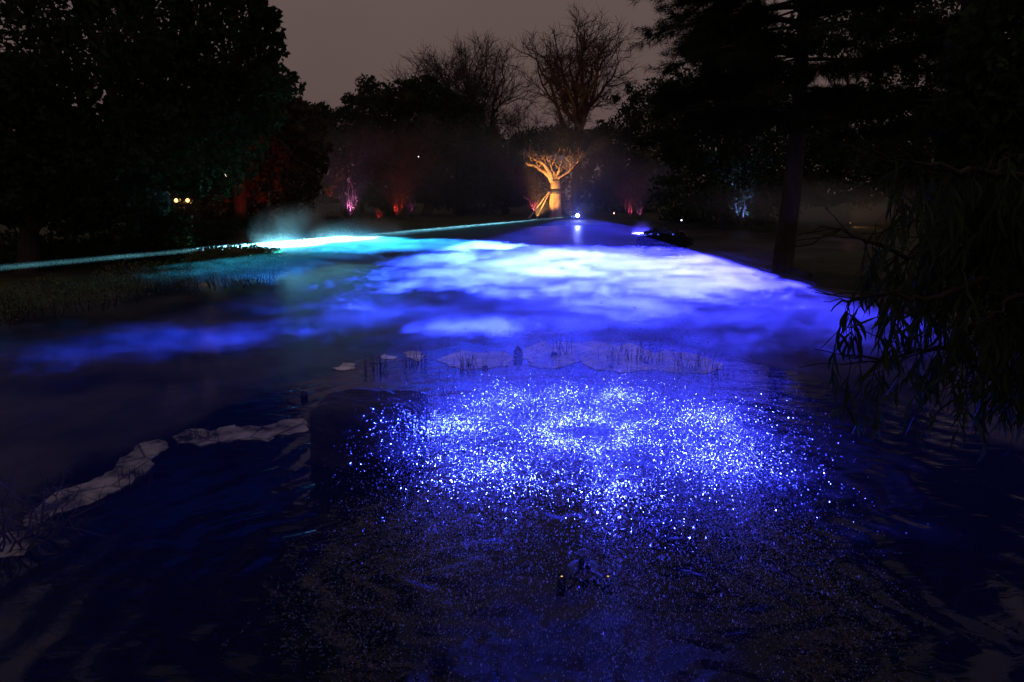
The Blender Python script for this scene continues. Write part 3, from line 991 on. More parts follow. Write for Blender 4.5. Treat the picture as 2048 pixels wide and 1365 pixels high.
# small shrubs that the coloured lamps catch
def shrub(name, label, px, py, Yd, w, h, seed, leaf=0.16, n=160, stems=9, mat=None, cat='shrub', group=None, z=None, aspect=0.35):
    g = np.random.default_rng(seed)
    c = at(px, py, Yd)
    bz = float(ground_z(c.x, Yd)[0]) if z is None else z
    root = empty(name, (c.x, Yd, bz))
    tag(root, label, cat, group)
    tb = Tubes(5); pts = []
    for k in range(stems):
        a_ = g.uniform(0, 6.28); rr_ = g.uniform(0.2, 1) * w / 2
        e = np.array([math.cos(a_) * rr_, math.sin(a_) * rr_, h * g.uniform(0.6, 1.0)])
        B = wander((math.cos(a_) * w * 0.06, math.sin(a_) * w * 0.06, -0.05), e, 7, 0.12, g)
        tb.add(B, np.linspace(0.02 + 0.012 * h, 0.008, 7))
        for q_ in range(5):
            s0 = B[g.integers(2, 7)]
            d = g.normal(size=3); d[2] += 0.3; d /= np.linalg.norm(d)
            C = wander(s0, s0 + d * w * g.uniform(0.12, 0.3), 4, 0.1, g)
            tb.add(C, np.linspace(0.010, 0.004, 4), 3)
            pts += [C[2], C[3], C[1]]
    tb.build('stems', M['bark'], root)
    pts = np.array(pts)
    idx = g.integers(0, len(pts), n)
    V, Fc = leaf_cloud([(0, 0, 0, 1, 1, 1, 1)], leaf, n, aspect, seed)
    Pc = pts[idx] + g.normal(size=(n, 3)) * 0.05
    V = V.reshape(n, 4, 3); V = V - V.mean(1, keepdims=True) + Pc[:, None, :]
    tag(link('leaves', np_mesh('leaves', V.reshape(-1, 3), Fc), mat or M['leaf_light'], root), kind='stuff')
    return root, c

PINK = (1.0, 0.10, 0.28); RED = (1.0, 0.06, 0.05); BLUE = (0.15, 0.25, 1.0); WARM = (1.0, 0.45, 0.14); MAG = (0.85, 0.22, 0.75)
def lit_shrub(px, ptop, pbase, Yd, wpx, col, watts, slabel, llabel, seed, n=160, leaf=0.2, mat=None, lens=3.0, off=(0.0, -0.9)):
    t_ = at(px, ptop, Yd); c = at(px, pbase, Yd)
    bz = float(ground_z(c.x, Yd)[0])
    h = max(0.8, t_.z - bz)
    w = wpx / F * Yd
    root, cc = shrub('shrub', slabel, px, pbase, Yd, w, h, seed, leaf, n, mat=mat)
    uplight((cc.x + off[0], Yd + off[1]), (cc.x, Yd, bz + h * 0.8), col, watts, llabel, lens, R(80))
    return root
lit_shrub(695, 300, 425, 68, 50, MAG, 2000, 'tall wispy shrub speckled pink and violet by a lamp, left of the centre', 'violet-pink lamp beneath the wispy speckled shrub', 101, 420, 0.20, off=(0.6, -1.0))
lit_shrub(797, 375, 430, 70, 44, RED, 650, 'small shrub with branches lit red, below the round dark tree', 'red lamp under the small red-branched shrub', 102, 90, 0.16)
lit_shrub(822, 380, 430, 74, 26, MAG, 90, 'dim mauve shrub just right of the red-branched shrub', 'faint mauve lamp beside the red-branched shrub', 103, 120, 0.16)
lit_shrub(760, 418, 434, 66, 20, RED, 120, 'tiny plant glowing red close to the water, left of the red-branched shrub', 'red lamp in the tiny glowing plant near the water', 104, 60, 0.14)
lit_shrub(1068, 378, 430, 79, 30, PINK, 1500, 'forked sapling lit bright pink behind the timber props', 'pink lamp below the forked sapling by the props', 105, 40, 0.18)
lit_shrub(1258, 388, 425, 74, 16, PINK, 450, 'slim shrub lit pink to the right of the laser', 'pink lamp below the slim shrub right of the laser', 106, 60, 0.16)
lit_shrub(1278, 400, 428, 72, 18, MAG, 160, 'small mauve-lit plant next to the slim pink shrub', 'mauve lamp of the plant next to the slim pink shrub', 107, 70, 0.14)
lit_shrub(1384, 386, 428, 70, 20, RED, 160, 'small red-speckled plant midway to the blue-lit bush', 'red lamp midway to the blue-lit bush', 108, 50, 0.14)
lit_shrub(1413, 402, 428, 70, 8, RED, 140, 'thin single red-lit stem left of the orange striped post', 'tiny red lamp left of the orange striped post', 109, 20, 0.14)
lit_shrub(1482, 352, 430, 62, 60, BLUE, 1800, 'bush with broad leaves caught by blue light on the right bank', 'blue lamp under the broad-leaved bush', 110, 150, 0.34)
lit_shrub(1793, 398, 424, 84, 44, WARM, 420, 'spiky plant lit warm yellow near the hanging branches', 'warm yellow lamp in the spiky plant by the hanging branches', 111, 120, 0.42, mat=M['leaf_light'])
shrub('shrub', 'sparse bush around the two bright amber lamps on the left bank', 366, 430, 40.9, 2.0, 2.9, 112, 0.13, 260)
LL = ['left one of two bright amber lamps on the left bank', 'right one of two bright amber lamps on the left bank']
for k, px in enumerate((353, 376)):
    b_ = at(px, 401, 41.2)
    zg = float(ground_z(b_.x, 41.2)[0])
    uplight((b_.x, 41.2), (b_.x, 38.5, b_.z + 0.5), WARM, 130, LL[k], 6, R(140), pole=b_.z - zg - 0.3, lscale=1.5)

# lamps without planting
def bulb(px, py, Yd, r, col, strength, label, watts=0):
    c = at(px, py, Yd)
    zg = float(ground_z(c.x, Yd)[0])
    root = empty('garden_bulb', (c.x, Yd, zg))
    tag(root, label, 'light bulb', 'single bulbs on stakes')
    h = c.z - zg
    V, Fc = lathe([(0.0, -r), (r * 0.7, -r * 0.7), (r, 0), (r * 0.7, r * 0.7), (0.0, r)], 12)
    V[:, 2] += h
    link('globe', smooth(np_mesh('globe', V, Fc)), emis('bulb_glow', col, strength), root)
    tb = Tubes(5); tb.add([(0, 0, -0.1), (0, 0, max(0.05, h - r))], [0.015, 0.012]); tb.build('stake', M['metal'], root)
    if watts:
        L = bpy.data.lights.new('bulb_light', 'POINT'); L.energy = watts; L.color = col; L.shadow_soft_size = 0.05
        o = bpy.data.objects.new('bulb_light', L); o.location = (c.x, Yd - r - 0.1, c.z); COL.objects.link(o)
bulb(477, 422, 46, 0.055, (1.0, 0.7, 0.6), 25, 'lone pinkish bulb on the left bank below the wire globe')
bulb(1363, 441, 60, 0.06, (0.8, 0.7, 1.0), 8, 'lone pale bulb right of the laser near the water')
bulb(1707, 307, 70, 0.06, (0.9, 0.9, 1.0), 3, 'faint pale bulb high among the right trees')
bulb(1228, 427, 74, 0.07, (1.0, 0.35, 0.3), 6, 'faint orange bulb close to the right of the laser')
bulb(837, 314, 76, 0.05, (0.9, 0.9, 1.0), 4, 'pinprick white bulb against the round dark tree')

# hanging wire globe with beads of light
gc = at(461, 347, 40)
gl_ = empty('wire_globe_lantern', gc)
tag(gl_, 'round wire globe lantern with beads of light hanging on the left bank', 'lantern')
gr = 0.30
for k in range(6):
    a_ = math.pi * k / 6
    tb = Tubes(4)
    th = np.linspace(0, 2 * math.pi, 25)
    tb.add(np.stack([gr * np.sin(th) * math.cos(a_), gr * np.sin(th) * math.sin(a_), gr * np.cos(th)], 1), 0.008)
    tb.build('wire_hoop', M['metal'], gl_)
bv = []; bf = []
Vb, Fb = lathe([(0.0, -0.02), (0.02, 0.0), (0.0, 0.02)], 6)
mb_ = emis('bead_glow', (1.0, 0.86, 0.72), 6.0)
mb_r = emis('bead_glow_red', (1.0, 0.25, 0.15), 14.0)
bead = np_mesh('bead', Vb, Fb); bead.materials.append(mb_)
for (dx, dz) in ((0.03, 0.27), (0.04, 0.20), (0.05, 0.06), (0.05, -0.02), (0.055, -0.07), (0.05, -0.14), (-0.25, 0.02), (-0.24, -0.06), (-0.22, -0.12), (0.27, 0.02)):
    o = bpy.data.objects.new('bead', bead); COL.objects.link(o); o.parent = gl_
    o.location = (dx, -math.sqrt(max(0.0, gr * gr - dx * dx - dz * dz)) , dz)
bead2 = np_mesh('bead', Vb * 1.5, Fb); bead2.materials.append(mb_r)
o = bpy.data.objects.new('bead', bead2); COL.objects.link(o); o.parent = gl_; o.location = (-0.17, -0.2, -0.16)
tb = Tubes(4); tb.add([(0, 0, gr), (0.03, 0, 3.2)], [0.006, 0.006]); tb.build('cord', M['metal'], gl_)

# orange striped lit post
c = at(1446, 392, 62)
lp_ = empty('lit_post', (c.x, 62, float(ground_z(c.x, 62)[0])))
tag(lp_, 'slim post with a red-orange glowing strip beside the blue-lit bush', 'lit post')
h0 = at(1446, 399, 62).z - lp_.location.z; h1 = at(1446, 378, 62).z - lp_.location.z
tb = Tubes(6); tb.add([(0, 0, -0.2), (0, 0, h1 + 0.2)], [0.05, 0.05]); tb.build('pole', M['metal'], lp_)
link('glow_strip', box_mesh('glow_strip', -0.03, 0.03, -0.075, -0.052, h0, h1), emis('red_strip', (1.0, 0.13, 0.05), 5.0), lp_)
link('glow_strip', box_mesh('glow_strip', 0.20, 0.24, -0.02, 0.0, h0 + 0.55, h1 - 0.05), emis('red_strip_small', (1.0, 0.2, 0.1), 3.0), lp_)
tb = Tubes(4); tb.add([(0, 0, h1 - 0.1), (0.22, -0.005, h1 - 0.04)], [0.012, 0.012]); tb.build('arm', M['metal'], lp_)

# coloured floods that tint foliage and haze
def flood(px, py, Yd, tgt, col, watts, label, size=R(70)):
    c = at(px, py, Yd)
    return uplight((c.x, Yd), tgt, col, watts, label, 2.0, size)
tp = at(480, 260, 46); flood(500, 440, 41, (tp.x, 46, tp.z), RED, 260, 'red floodlight under the spreading tree on the left bank', R(80))
tp = at(668, 285, 88); flood(664, 430, 82, (tp.x, 88, tp.z), RED, 2600, 'red floodlight left of the speckled pink shrub', R(40))
tp = at(1660, 420, 80); flood(1700, 432, 57, (tp.x, 50, 4.5), WARM, 50, 'warm floodlight on the right lawn', R(170))
tp = at(1586, 320, 25); 
spot_o = uplight((10.6, 24.2), (Rb[0], 26.5, 4.6), (0.35, 0.3, 1.0), 70, 'violet floodlight on the pale trunk of the drooping conifer', 2.0, R(50))

# faint pale boulder across the water
def boulder(name, label, loc, sx, sy, sz, seed, mat, cat='rock', group=None, sub=4, amp=0.16, flat=0.0, power=2.0):
    import bmesh
    bm = bmesh.new()
    bmesh.ops.create_icosphere(bm, subdivisions=sub, radius=1.0)
    P = np.array([v.co[:] for v in bm.verts])
    if power != 2.0:     # squarer stones
        nrm = (np.abs(P) ** power).sum(1) ** (1 / power)
        P = P / nrm[:, None]
    P = P * (1 + amp * vnoise(P * 1.6, seed) * 0.6 + amp * 0.35 * vnoise(P * 4.5, seed + 1))[:, None]
    P = P * np.array([sx, sy, sz])
    for v, p_ in zip(bm.verts, P): v.co = p_
    me = bpy.data.meshes.new(name); bm.to_mesh(me); bm.free()
    o = link(name, smooth(me), mat)
    o.location = loc
    tag(o, label, cat, group)
    return o
c = at(1019, 379, 90)
boulder('boulder', 'faint pale pointed boulder among the dark bushes left of the golden tree', (c.x, 90, c.z - 0.2), 1.1, 1.0, 1.3, 3, M['pale_stone'], sub=3, amp=0.3)

# ------------------------------------------------------------------ shrub at the water's edge that cuts the laser fan
sc_ = on_z(1322, 512)
g = np.random.default_rng(8)
isl = boulder('islet', 'low muddy islet under the lit shrub in the pond', (sc_.x - 0.3, 35.3, -0.12), 1.25, 0.9, 0.42, 12, M['soil'], 'islet')
root = empty('waterside_shrub', (sc_.x - 0.3, 35.3, 0.2))
tag(root, 'dense dark shrub on the islet, left side blazing where the laser strikes', 'shrub')
tb = Tubes(5)
for k in range(26):
    a_ = g.uniform(0, 6.28)
    e = np.array([math.cos(a_) * g.uniform(0.3, 1.05), math.sin(a_) * g.uniform(0.2, 0.8), g.uniform(0.6, 1.15)])
    tb.add(wander((e[0] * 0.2, e[1] * 0.2, -0.1), e, 6, 0.1, g), np.linspace(0.03, 0.008, 6))
tb.build('stems', M['bark'], root)
V, Fc = leaf_cloud([(0, 0, 0.62, 1.05, 0.75, 0.54, 1.0), (1.1, 0.2, 0.5, 0.8, 0.6, 0.5, 0.6), (-0.35, 0, 0.5, 0.70, 0.6, 0.5, 0.5), (0.5, 0.0, 0.5, 0.7, 0.6, 0.45, 0.5)], 0.14, 9000, 0.4, 9, shell=0.5)
tag(link('leaves', np_mesh('leaves', V, Fc), M['leaf'], root), kind='stuff')

# ------------------------------------------------------------------ left bank: strip of plants touched by the light
g = np.random.default_rng(14)
edge = []
for px, py in [(0, 553), (40, 549), (80, 545), (120, 541), (200, 531), (260, 524), (310, 518), (350, 515), (390, 512), (430, 508), (480, 503), (520, 499)]:
    q_ = on_sheet(px, py); edge.append((q_.x, q_.y))
edge = np.array(edge)
BL_ = ['leftmost bank shrub, barely caught by the light', 'bank shrub with a few white twigs, next to the leftmost',
       'bank shrub with pale specks', 'dim bank shrub left of the yellow-green row', 'bank shrub with blue and green specks at the start of the lit row',
       'bank shrub glittering yellow-green', 'bank shrub with yellow-green tips at the middle of the lit row', 'bank shrub with sparse white tips right of the yellow-green one',
       'bank shrub just left of the cyan smoke', 'bank shrub inside the edge of the cyan smoke']
for k in range(10):
    u = k * (len(edge) - 1) / 9.0; i0 = min(len(edge) - 2, int(u)); f = u - i0
    x, y = edge[i0] * (1 - f) + edge[i0 + 1] * f
    x += 0.45 if k in (7, 8) else -0.25; y += 0.1
    root = empty('bank_shrub', (x, y, -0.02))
    tag(root, BL_[k], 'shrub', 'shrubs along the left bank')
    tb = Tubes(4); pts = []
    for s_ in range(20):
        e = np.array([g.uniform(-1.0, 1.0), g.uniform(-0.9, 0.9), g.uniform(0.40, 1.26 if k >= 8 else (1.14 if k >= 4 else 1.0))])
        B = wander((e[0] * 0.6, e[1] * 0.6, -0.1), e, 6, 0.1, g)
        tb.add(B, np.linspace(0.016, 0.005, 6)); pts += [B[3], B[4], B[5]]
    tb.build('stems', M['reed'], root)
    pts = np.array(pts); n = 900 if k < 8 else 2600
    V, Fc = leaf_cloud([(0, 0, 0, 1, 1, 1, 1)], 0.075, n, 0.45, 200 + k)
    Pc = pts[g.integers(0, len(pts), n)] + g.normal(size=(n, 3)) * (0.16, 0.16, 0.05)
    V = V.reshape(n, 4, 3); V = V - V.mean(1, keepdims=True) + Pc[:, None, :]
    V = V.reshape(-1, 3)
    if k in (7, 8):        # taller leafy tops that cut into the light
        V2, F2 = leaf_cloud([(0.0, 0, 1.15, 1.15, 0.7, 0.3, 1)], 0.12, 1700, 0.45, 260 + k, shell=0.5)
        Fc = np.concatenate([Fc, F2 + len(V)]); V = np.concatenate([V, V2])
    tag(link('leaves', np_mesh('leaves', V, Fc), M['leaf_light'], root), kind='stuff')

# smoke rising from the fog machine on the left bank
def smoke(label, px, py, hw, hh, Yd, seed, dens, col=(0.95, 0.95, 0.95), ry=None, nsc=0.9):
    c = at(px, py, Yd); rx = hw / F * Yd; ry = ry or rx; rz = hh / F * Yd
    m, t, out = mat_new('smoke_volume')
    pv = N(t, 'ShaderNodeVolumePrincipled')
    pv.inputs['Color'].default_value = (*col, 1); pv.inputs['Anisotropy'].default_value = 0.3
    co = N(t, 'ShaderNodeTexCoord')
    mp = N(t, 'ShaderNodeMapping'); mp.inputs['Location'].default_value = (seed * 3.1, seed, 0)
    t.links.new(co.outputs['Object'], mp.inputs['Vector'])
    n1 = N(t, 'ShaderNodeTexNoise'); n1.inputs['Scale'].default_value = nsc; n1.inputs['Detail'].default_value = 6; n1.inputs['Distortion'].default_value = 1.2
    t.links.new(mp.outputs[0], n1.inputs['Vector'])
    sc3 = N(t, 'ShaderNodeMapping'); sc3.inputs['Scale'].default_value = (1 / rx, 1 / ry, 1 / rz)
    t.links.new(co.outputs['Object'], sc3.inputs['Vector'])
    ln = N(t, 'ShaderNodeVectorMath', operation='LENGTH'); t.links.new(sc3.outputs[0], ln.inputs[0])
    a1 = N(t, 'ShaderNodeMath', operation='SUBTRACT'); a1.inputs[0].default_value = 1.0; t.links.new(ln.outputs['Value'], a1.inputs[1])
    a2 = N(t, 'ShaderNodeMath', operation='MULTIPLY_ADD'); a2.inputs[1].default_value = 5.0; a2.inputs[2].default_value = -1.4
    t.links.new(n1.outputs['Fac'], a2.inputs[0])
    a3 = N(t, 'ShaderNodeMath', operation='MULTIPLY', use_clamp=True); t.links.new(a1.outputs[0], a3.inputs[0]); t.links.new(a2.outputs[0], a3.inputs[1])
    v = N(t, 'ShaderNodeMapRange', interpolation_type='SMOOTHSTEP'); v.inputs['From Max'].default_value = 0.9; v.inputs['To Max'].default_value = dens
    t.links.new(a3.outputs[0], v.inputs['Value']); t.links.new(v.outputs[0], pv.inputs['Density'])
    m.cycles.volume_sampling = 'EQUIANGULAR'
    t.links.new(pv.outputs[0], out.inputs['Volume'])
    o = link('smoke_plume', box_mesh('smoke_plume', -rx, rx, -ry, ry, -rz, rz), m)
    o.location = (c.x, Yd, max(c.z, 1.05 + 0.55 * rz))
    tag(o, label, kind='stuff')
smoke('cyan-lit smoke plume rising from the left bank', 590, 470, 95, 62, on_sheet(592, 491).y + 0.2, 1, 0.45)
q_ = on_sheet(585, 492)
uplight((q_.x - 0.5, q_.y - 0.3), (q_.x + 0.6, q_.y - 0.2, 3.4), (0.25, 0.8, 1.0), 130, 'added cyan lamp on a stake, lighting the smoke plume by the left bank', 4.0, R(60), pole=0.45 - float(ground_z(q_.x - 0.5, q_.y - 0.3)[0]))  # added lamp, stands in for laser light scattered up the plume
smoke('thin wisps of smoke left of the main plume', 505, 486, 55, 34, on_sheet(505, 500).y, 2, 0.3)
smoke('long low smoke above the bright fan edge right of the main plume', 730, 468, 120, 34, on_sheet(730, 480).y, 3, 0.2)
smoke('white smoke puff at the lit side of the islet shrub', 1283, 468, 26, 20, 36.6, 4, 0.6)
smoke('brownish veil of smoke over the right lawn lit by a warm lamp', 1640, 425, 300, 60, 52, 6, 0.03, nsc=0.2)
smoke('wide veil of smoke drifting low across the far bank in front of the trees', 1020, 390, 900, 130, 72, 7, 0.02, ry=9.0, nsc=0.12)
smoke('grey veil of smoke drifting in front of the left bushes', 600, 425, 260, 80, 52, 5, 0.018)

# ------------------------------------------------------------------ rock, stake, stones
rk = on_z(728, 935)
boulder('rock', 'big dark block-shaped rock standing in the water left of the fountain', (rk.x, rk.y + 0.45, 0.16), 0.68, 0.42, 0.58, 21, M['stone'], sub=5, amp=0.10, power=6.5)
c = on_z(540, 573)
tb = Tubes(7)
h = at(540, 545, c.y).z
tb.add([(0, 0, -0.6), (0.01, 0, h * 0.5), (0.03, 0.01, h)], [0.035, 0.035, 0.03])
st = tb.build('wooden_stake', M['wood']); st.location = (c.x, c.y, 0)
tag(st, 'dark wooden stake standing in the misty water on the left', 'stake')
STN = [(608, 795, 0.060, 0.075, 'small pointed dark stone above the left corner of the big rock'),
       (1036, 715, 0.10, 0.15, 'upright dark stone among the ice, right of the dark mist edge'),
       (970, 738, 0.055, 0.05, 'low dark stone at the open water, left of the upright stone'),
       (1222, 735, 0.06, 0.05, 'small dark stone in front of the largest ice sheet'),
       (1108, 712, 0.07, 0.06, 'flat dark stone among reeds on the ice')]
for k, (px, py, r_, h_, lab) in enumerate(STN):
    c = on_z(px, py)
    boulder('stone', lab, (c.x, c.y, h_ * 0.4), r_, r_ * 0.8, h_, 31 + k, M['stone'], 'stone', 'stones in the shallow water', sub=3, amp=0.3)

# ------------------------------------------------------------------ ice sheets round the open water
ICE = [
 ('long pale ice sheet on the left, its pointed tip reaching towards the rock', [(45, 1040), (100, 992), (190, 955), (232, 925), (240, 915), (276, 886), (318, 878), (338, 893), (318, 906), (300, 935), (265, 962), (215, 985), (172, 1008), (112, 1024), (62, 1062)]),
 ('small broken ice sheet in the lower left corner by the twigs', [(-20, 1085), (20, 1062), (52, 1062), (62, 1082), (48, 1108), (0, 1112), (-20, 1104)]),
 ('rough ice strip running from the pale tip to the big rock', [(345, 872), (372, 858), (420, 862), (470, 848), (520, 852), (570, 838), (612, 834), (612, 862), (560, 868), (540, 882), (470, 878), (400, 890)]),
 ('tiny ice sheet farthest left of those beyond the rock', [(664, 735), (680, 732), (684, 725), (706, 726), (709, 736), (690, 739)]),
 ('tiny curled ice sheet second from left beyond the rock', [(760, 712), (768, 706), (782, 711), (796, 712), (790, 718), (768, 717)]),
 ('small ragged ice sheet left of the dark mist edge', [(808, 706), (816, 702), (830, 702), (842, 703), (848, 712), (838, 722), (818, 715)]),
 ('flat ice sheet in front of the dark mist edge', [(886, 724), (898, 708), (925, 700), (970, 705), (1010, 702), (1026, 714), (1020, 730), (970, 736), (920, 738)]),
 ('pale jagged ice sheet with reeds behind the fountain', [(1040, 706), (1066, 690), (1076, 680), (1092, 682), (1108, 690), (1118, 682), (1146, 686), (1158, 680), (1166, 696), (1160, 722), (1110, 736), (1056, 728)]),
 ('largest pale jagged ice sheet behind the fountain on the right', [(1164, 724), (1170, 692), (1174, 681), (1200, 683), (1228, 688), (1240, 692), (1258, 685), (1276, 690), (1298, 700), (1306, 710), (1300, 738), (1240, 744), (1190, 738)]),
 ('pale ice sheet at the right end of the ice, tapering into dark water', [(1306, 738), (1310, 706), (1330, 696), (1342, 702), (1372, 704), (1402, 712), (1430, 722), (1444, 736), (1410, 746), (1350, 744)]),
]
g = np.random.default_rng(99)
for lab, poly in ICE:
    P = np.array([on_z(x, y, 0.02)[:] for x, y in poly])[:, :2]
    for it in range(3):           # break the outline up
        Q = []
        for k in range(len(P)):
            a_, b_ = P[k], P[(k + 1) % len(P)]
            L = np.linalg.norm(b_ - a_); nrm = np.array([-(b_ - a_)[1], (b_ - a_)[0]]) / (L + 1e-9)
            Q.append(a_)
            Q.append((a_ + b_) / 2 + nrm * g.normal() * L * 0.11 + (b_ - a_) * g.uniform(-0.15, 0.15))
        P = np.array(Q)
    c = P.mean(0)
    import bmesh
    bm = bmesh.new()
    vs = [bm.verts.new((x - c[0], y - c[1], 0.011)) for x, y in P]
    f = bm.faces.new(vs)
    bm.normal_update()
    if f.normal.z < 0: f.normal_flip()
    ex = bmesh.ops.extrude_face_region(bm, geom=[f])
    for v in [e for e in ex['geom'] if isinstance(e, bmesh.types.BMVert)]: v.co.z = -0.02
    bmesh.ops.recalc_face_normals(bm, faces=bm.faces)
    bmesh.ops.triangulate(bm, faces=bm.faces)
    me = bpy.data.meshes.new('ice_sheet'); bm.to_mesh(me); bm.free()
    o = link('ice_sheet', me, M['lit_ice'] if poly[0][0] > 600 else M['ice']); o.location = (c[0], c[1], 0)
    o.rotation_euler = (g.normal() * 0.001, g.normal() * 0.001, 0)
    tag(o, lab, 'ice sheet', 'ice sheets round the open water')

# reeds and twigs standing in the shallows
RD = [(935, 738, 40, 34, 26, 'dark reed clump left of the fountain top, by the flat ice'),
      (1120, 712, 30, 42, 12, 'thin reeds in front of the jagged ice sheet'),
      (1235, 722, 44, 32, 30, 'reed clump in front of the largest ice sheet'),
      (1290, 726, 40, 44, 22, 'bent reeds over the right of the largest ice sheet'),
      (1385, 742, 60, 36, 40, 'wide reed clump on the tapering right ice sheet'),
      (1445, 752, 30, 22, 16, 'dark low reeds at the right end of the ice'),
      (830, 726, 36, 30, 20, 'reeds beside the small ragged ice sheet'),
      (750, 738, 40, 26, 20, 'reeds right of the tiny leftmost ice sheet'),
      (895, 812, 16, 62, 5, 'tall thin stems standing at the left edge of the spray'),
      (270, 965, 60, 30, 14, 'short twigs poking through the long left ice sheet'),
      (400, 880, 60, 26, 16, 'twigs along the rough ice strip')]
g = np.random.default_rng(123)
for px, py, wpx, hpx, n, lab in RD:
    c = on_z(px, py)
    d_ = math.hypot(c.y, CAM_Z)
    w = wpx / F * d_ * 1.1; h = hpx / F * d_ * 1.1
    root = empty('reed_clump', (c.x, c.y, 0)); tag(root, lab, 'reeds', 'reeds and twigs in the shallows')
    n0 = n
    for k in range(n0):
        tb = Tubes(4)
        x, y = g.normal() * w * 0.32, g.normal() * w * 0.25
        hh = h * g.uniform(0.45, 1.1)
        lean = g.normal(size=2) * hh * 0.22
        B = wander((x, y, -0.1), (x + lean[0], y + lean[1], hh), 5, 0.07, g)
        tb.add(B, np.linspace(0.006, 0.003, 5))
        if g.uniform() < 0.4:
            e = B[2] + np.array([g.normal() * 0.1, g.normal() * 0.06, g.uniform(-0.02, 0.08)])
            tb.add([B[2], (B[2] + e) / 2 + (0, 0, 0.02), e], [0.004, 0.003, 0.002])
        tb.build('stem', M['reed'], root)

# bare twiggy bush in the lower left
c = on_z(40, 1095)
g = np.random.default_rng(321)
root = empty('twiggy_bush', (c.x - 0.15, c.y, 0)); tag(root, 'bare twiggy bush at the lower left edge over the ice', 'bush')
tw = Tubes(4)
for k in range(26):
    e = np.array([g.normal() * 0.45, g.normal() * 0.3, g.uniform(0.2, 0.75)])
    B = wander((e[0] * 0.3, e[1] * 0.3, -0.1), e, 7, 0.16, g); tw.add(B, np.linspace(0.012, 0.004, 7))
    for q_ in range(5):
        s0 = B[g.integers(2, 7)]; d = g.normal(size=3) * 0.16; d[2] += 0.05
        tw.add(wander(s0, s0 + d, 4, 0.15, g), np.linspace(0.005, 0.002, 4), 3)
tw.build('branches', M['bark'], root)

# ------------------------------------------------------------------ fountain
fn = empty('fountain', (FX, FY, 0)); tag(fn, 'floating pond fountain at the centre of the spray dome with two amber lamps', 'fountain')
lathe_obj('float_ring', [(0.06, -0.08), (0.13, -0.08), (0.16, -0.03), (0.15, 0.015), (0.11, 0.025), (0.06, 0.02)], M['metal'], fn, 28)
lathe_obj('nozzle', [(0.0, -0.2), (0.05, -0.2), (0.05, 0.10), (0.075, 0.13), (0.07, 0.16), (0.045, 0.17), (0.0, 0.15)], M['metal'], fn, 18)
for k, px in enumerate((1123, 1215)):
    q_ = on_z(px, 1160, 0.05)
    h = lathe_obj('lamp', [(0.0, -0.06), (0.035, -0.06), (0.04, 0.02), (0.036, 0.03)], M['metal'], fn, 12)
    h.location = (q_.x - FX, q_.y - FY, 0.06)
    l2 = lathe_obj('lens', [(0.0, 0.0), (0.006, -0.002), (0.011, 0.0)], emis('amber_lens', (1.0, 0.6, 0.25), 0.9), h, 8)
    l2.location = (0, -0.02, 0.035)
    tb = Tubes(4); tb.add([(0, 0, 0), (FX - q_.x, FY - q_.y, -0.05)], [0.012, 0.012]); tb.build('bracket', M['metal'], h)

OCT_V = np.array([(1, 0, 0), (-1, 0, 0), (0, 1, 0), (0, -1, 0), (0, 0, 1), (0, 0, -1)], float)
TET_V = np.array([(1, 1, 1), (1, -1, -1), (-1, 1, -1), (-1, -1, 1)], float) * 0.72
TET_F = np.array([(0, 1, 2), (0, 3, 1), (0, 2, 3), (1, 3, 2)])
OCT_F = np.array([(0, 2, 4), (2, 1, 4), (1, 3, 4), (3, 0, 4), (2, 0, 5), (1, 2, 5), (3, 1, 5), (0, 3, 5)])
def drops(name, P, rad, D, stretch, mat, BV=OCT_V, BF=OCT_F):
    """small solid drops of radius rad, stretched along D"""
    n = len(P)
    D = D / (np.linalg.norm(D, axis=1, keepdims=True) + 1e-9)
    V = BV[None] * rad[:, None, None]
    along = (V * D[:, None, :]).sum(-1, keepdims=True)
    V = V + D[:, None, :] * along * (stretch[:, None, None] - 1)
    V = V + P[:, None, :]
    Fc = (BF[None] + (np.arange(n) * len(BV))[:, None, None]).reshape(-1, 3)
    return link(name, np_mesh(name, V.reshape(-1, 3), Fc), mat)

g = np.random.default_rng(2024)
n = 225000
GR = 9.81
ncl = 30000                                       # ligaments that break into clumps of drops
cl = g.integers(0, ncl, n)
az = g.uniform(0, 2 * math.pi, ncl); az += 0.10 * np.sin(az * 7 + 1) + 0.05 * np.sin(az * 17)
vz = np.where(g.uniform(size=ncl) < 0.80, g.normal(5.55, 0.22, ncl), g.uniform(3.8, 5.5, ncl))
vr = np.where(g.uniform(size=ncl) < 0.72, g.normal(1.40, 0.15, ncl), g.uniform(0.7, 2.2, ncl))
tt = g.uniform(0.02, 1.0, ncl) ** 0.48
T = (vz + np.sqrt(vz * vz + 2 * GR * 0.15)) / GR
tm = tt * T
rad_ = vr * tm * (1 - 0.04 * tm)
Pz = 0.16 + vz * tm - 0.5 * GR * tm * tm
C = np.stack([rad_ * np.cos(az), rad_ * np.sin(az), Pz], 1)
VD = np.stack([vr * np.cos(az), vr * np.sin(az), vz - GR * tm], 1)
spread_ = (0.02 + 0.085 * tt)[cl]
P = C[cl] + g.normal(size=(n, 3)) * spread_[:, None] + (VD / (np.linalg.norm(VD, axis=1, keepdims=True)))[cl] * g.normal(size=(n, 1)) * 0.10
rad_d = np.clip(np.exp(g.normal(-6.48, 0.50, n)), 0.0009, 0.008)
keep = P[:, 2] > 0.01
P = P[keep]; rad_d = rad_d[keep]; Dd = VD[cl][keep]
P = P + (FX, FY, 0)
sd = drops('fountain_spray', P, rad_d, Dd, 1.0 + g.uniform(0, 1.1, len(P)), M['drops'], TET_V, TET_F)
tag(sd, 'dome of glittering water drops thrown up by the fountain', kind='stuff')

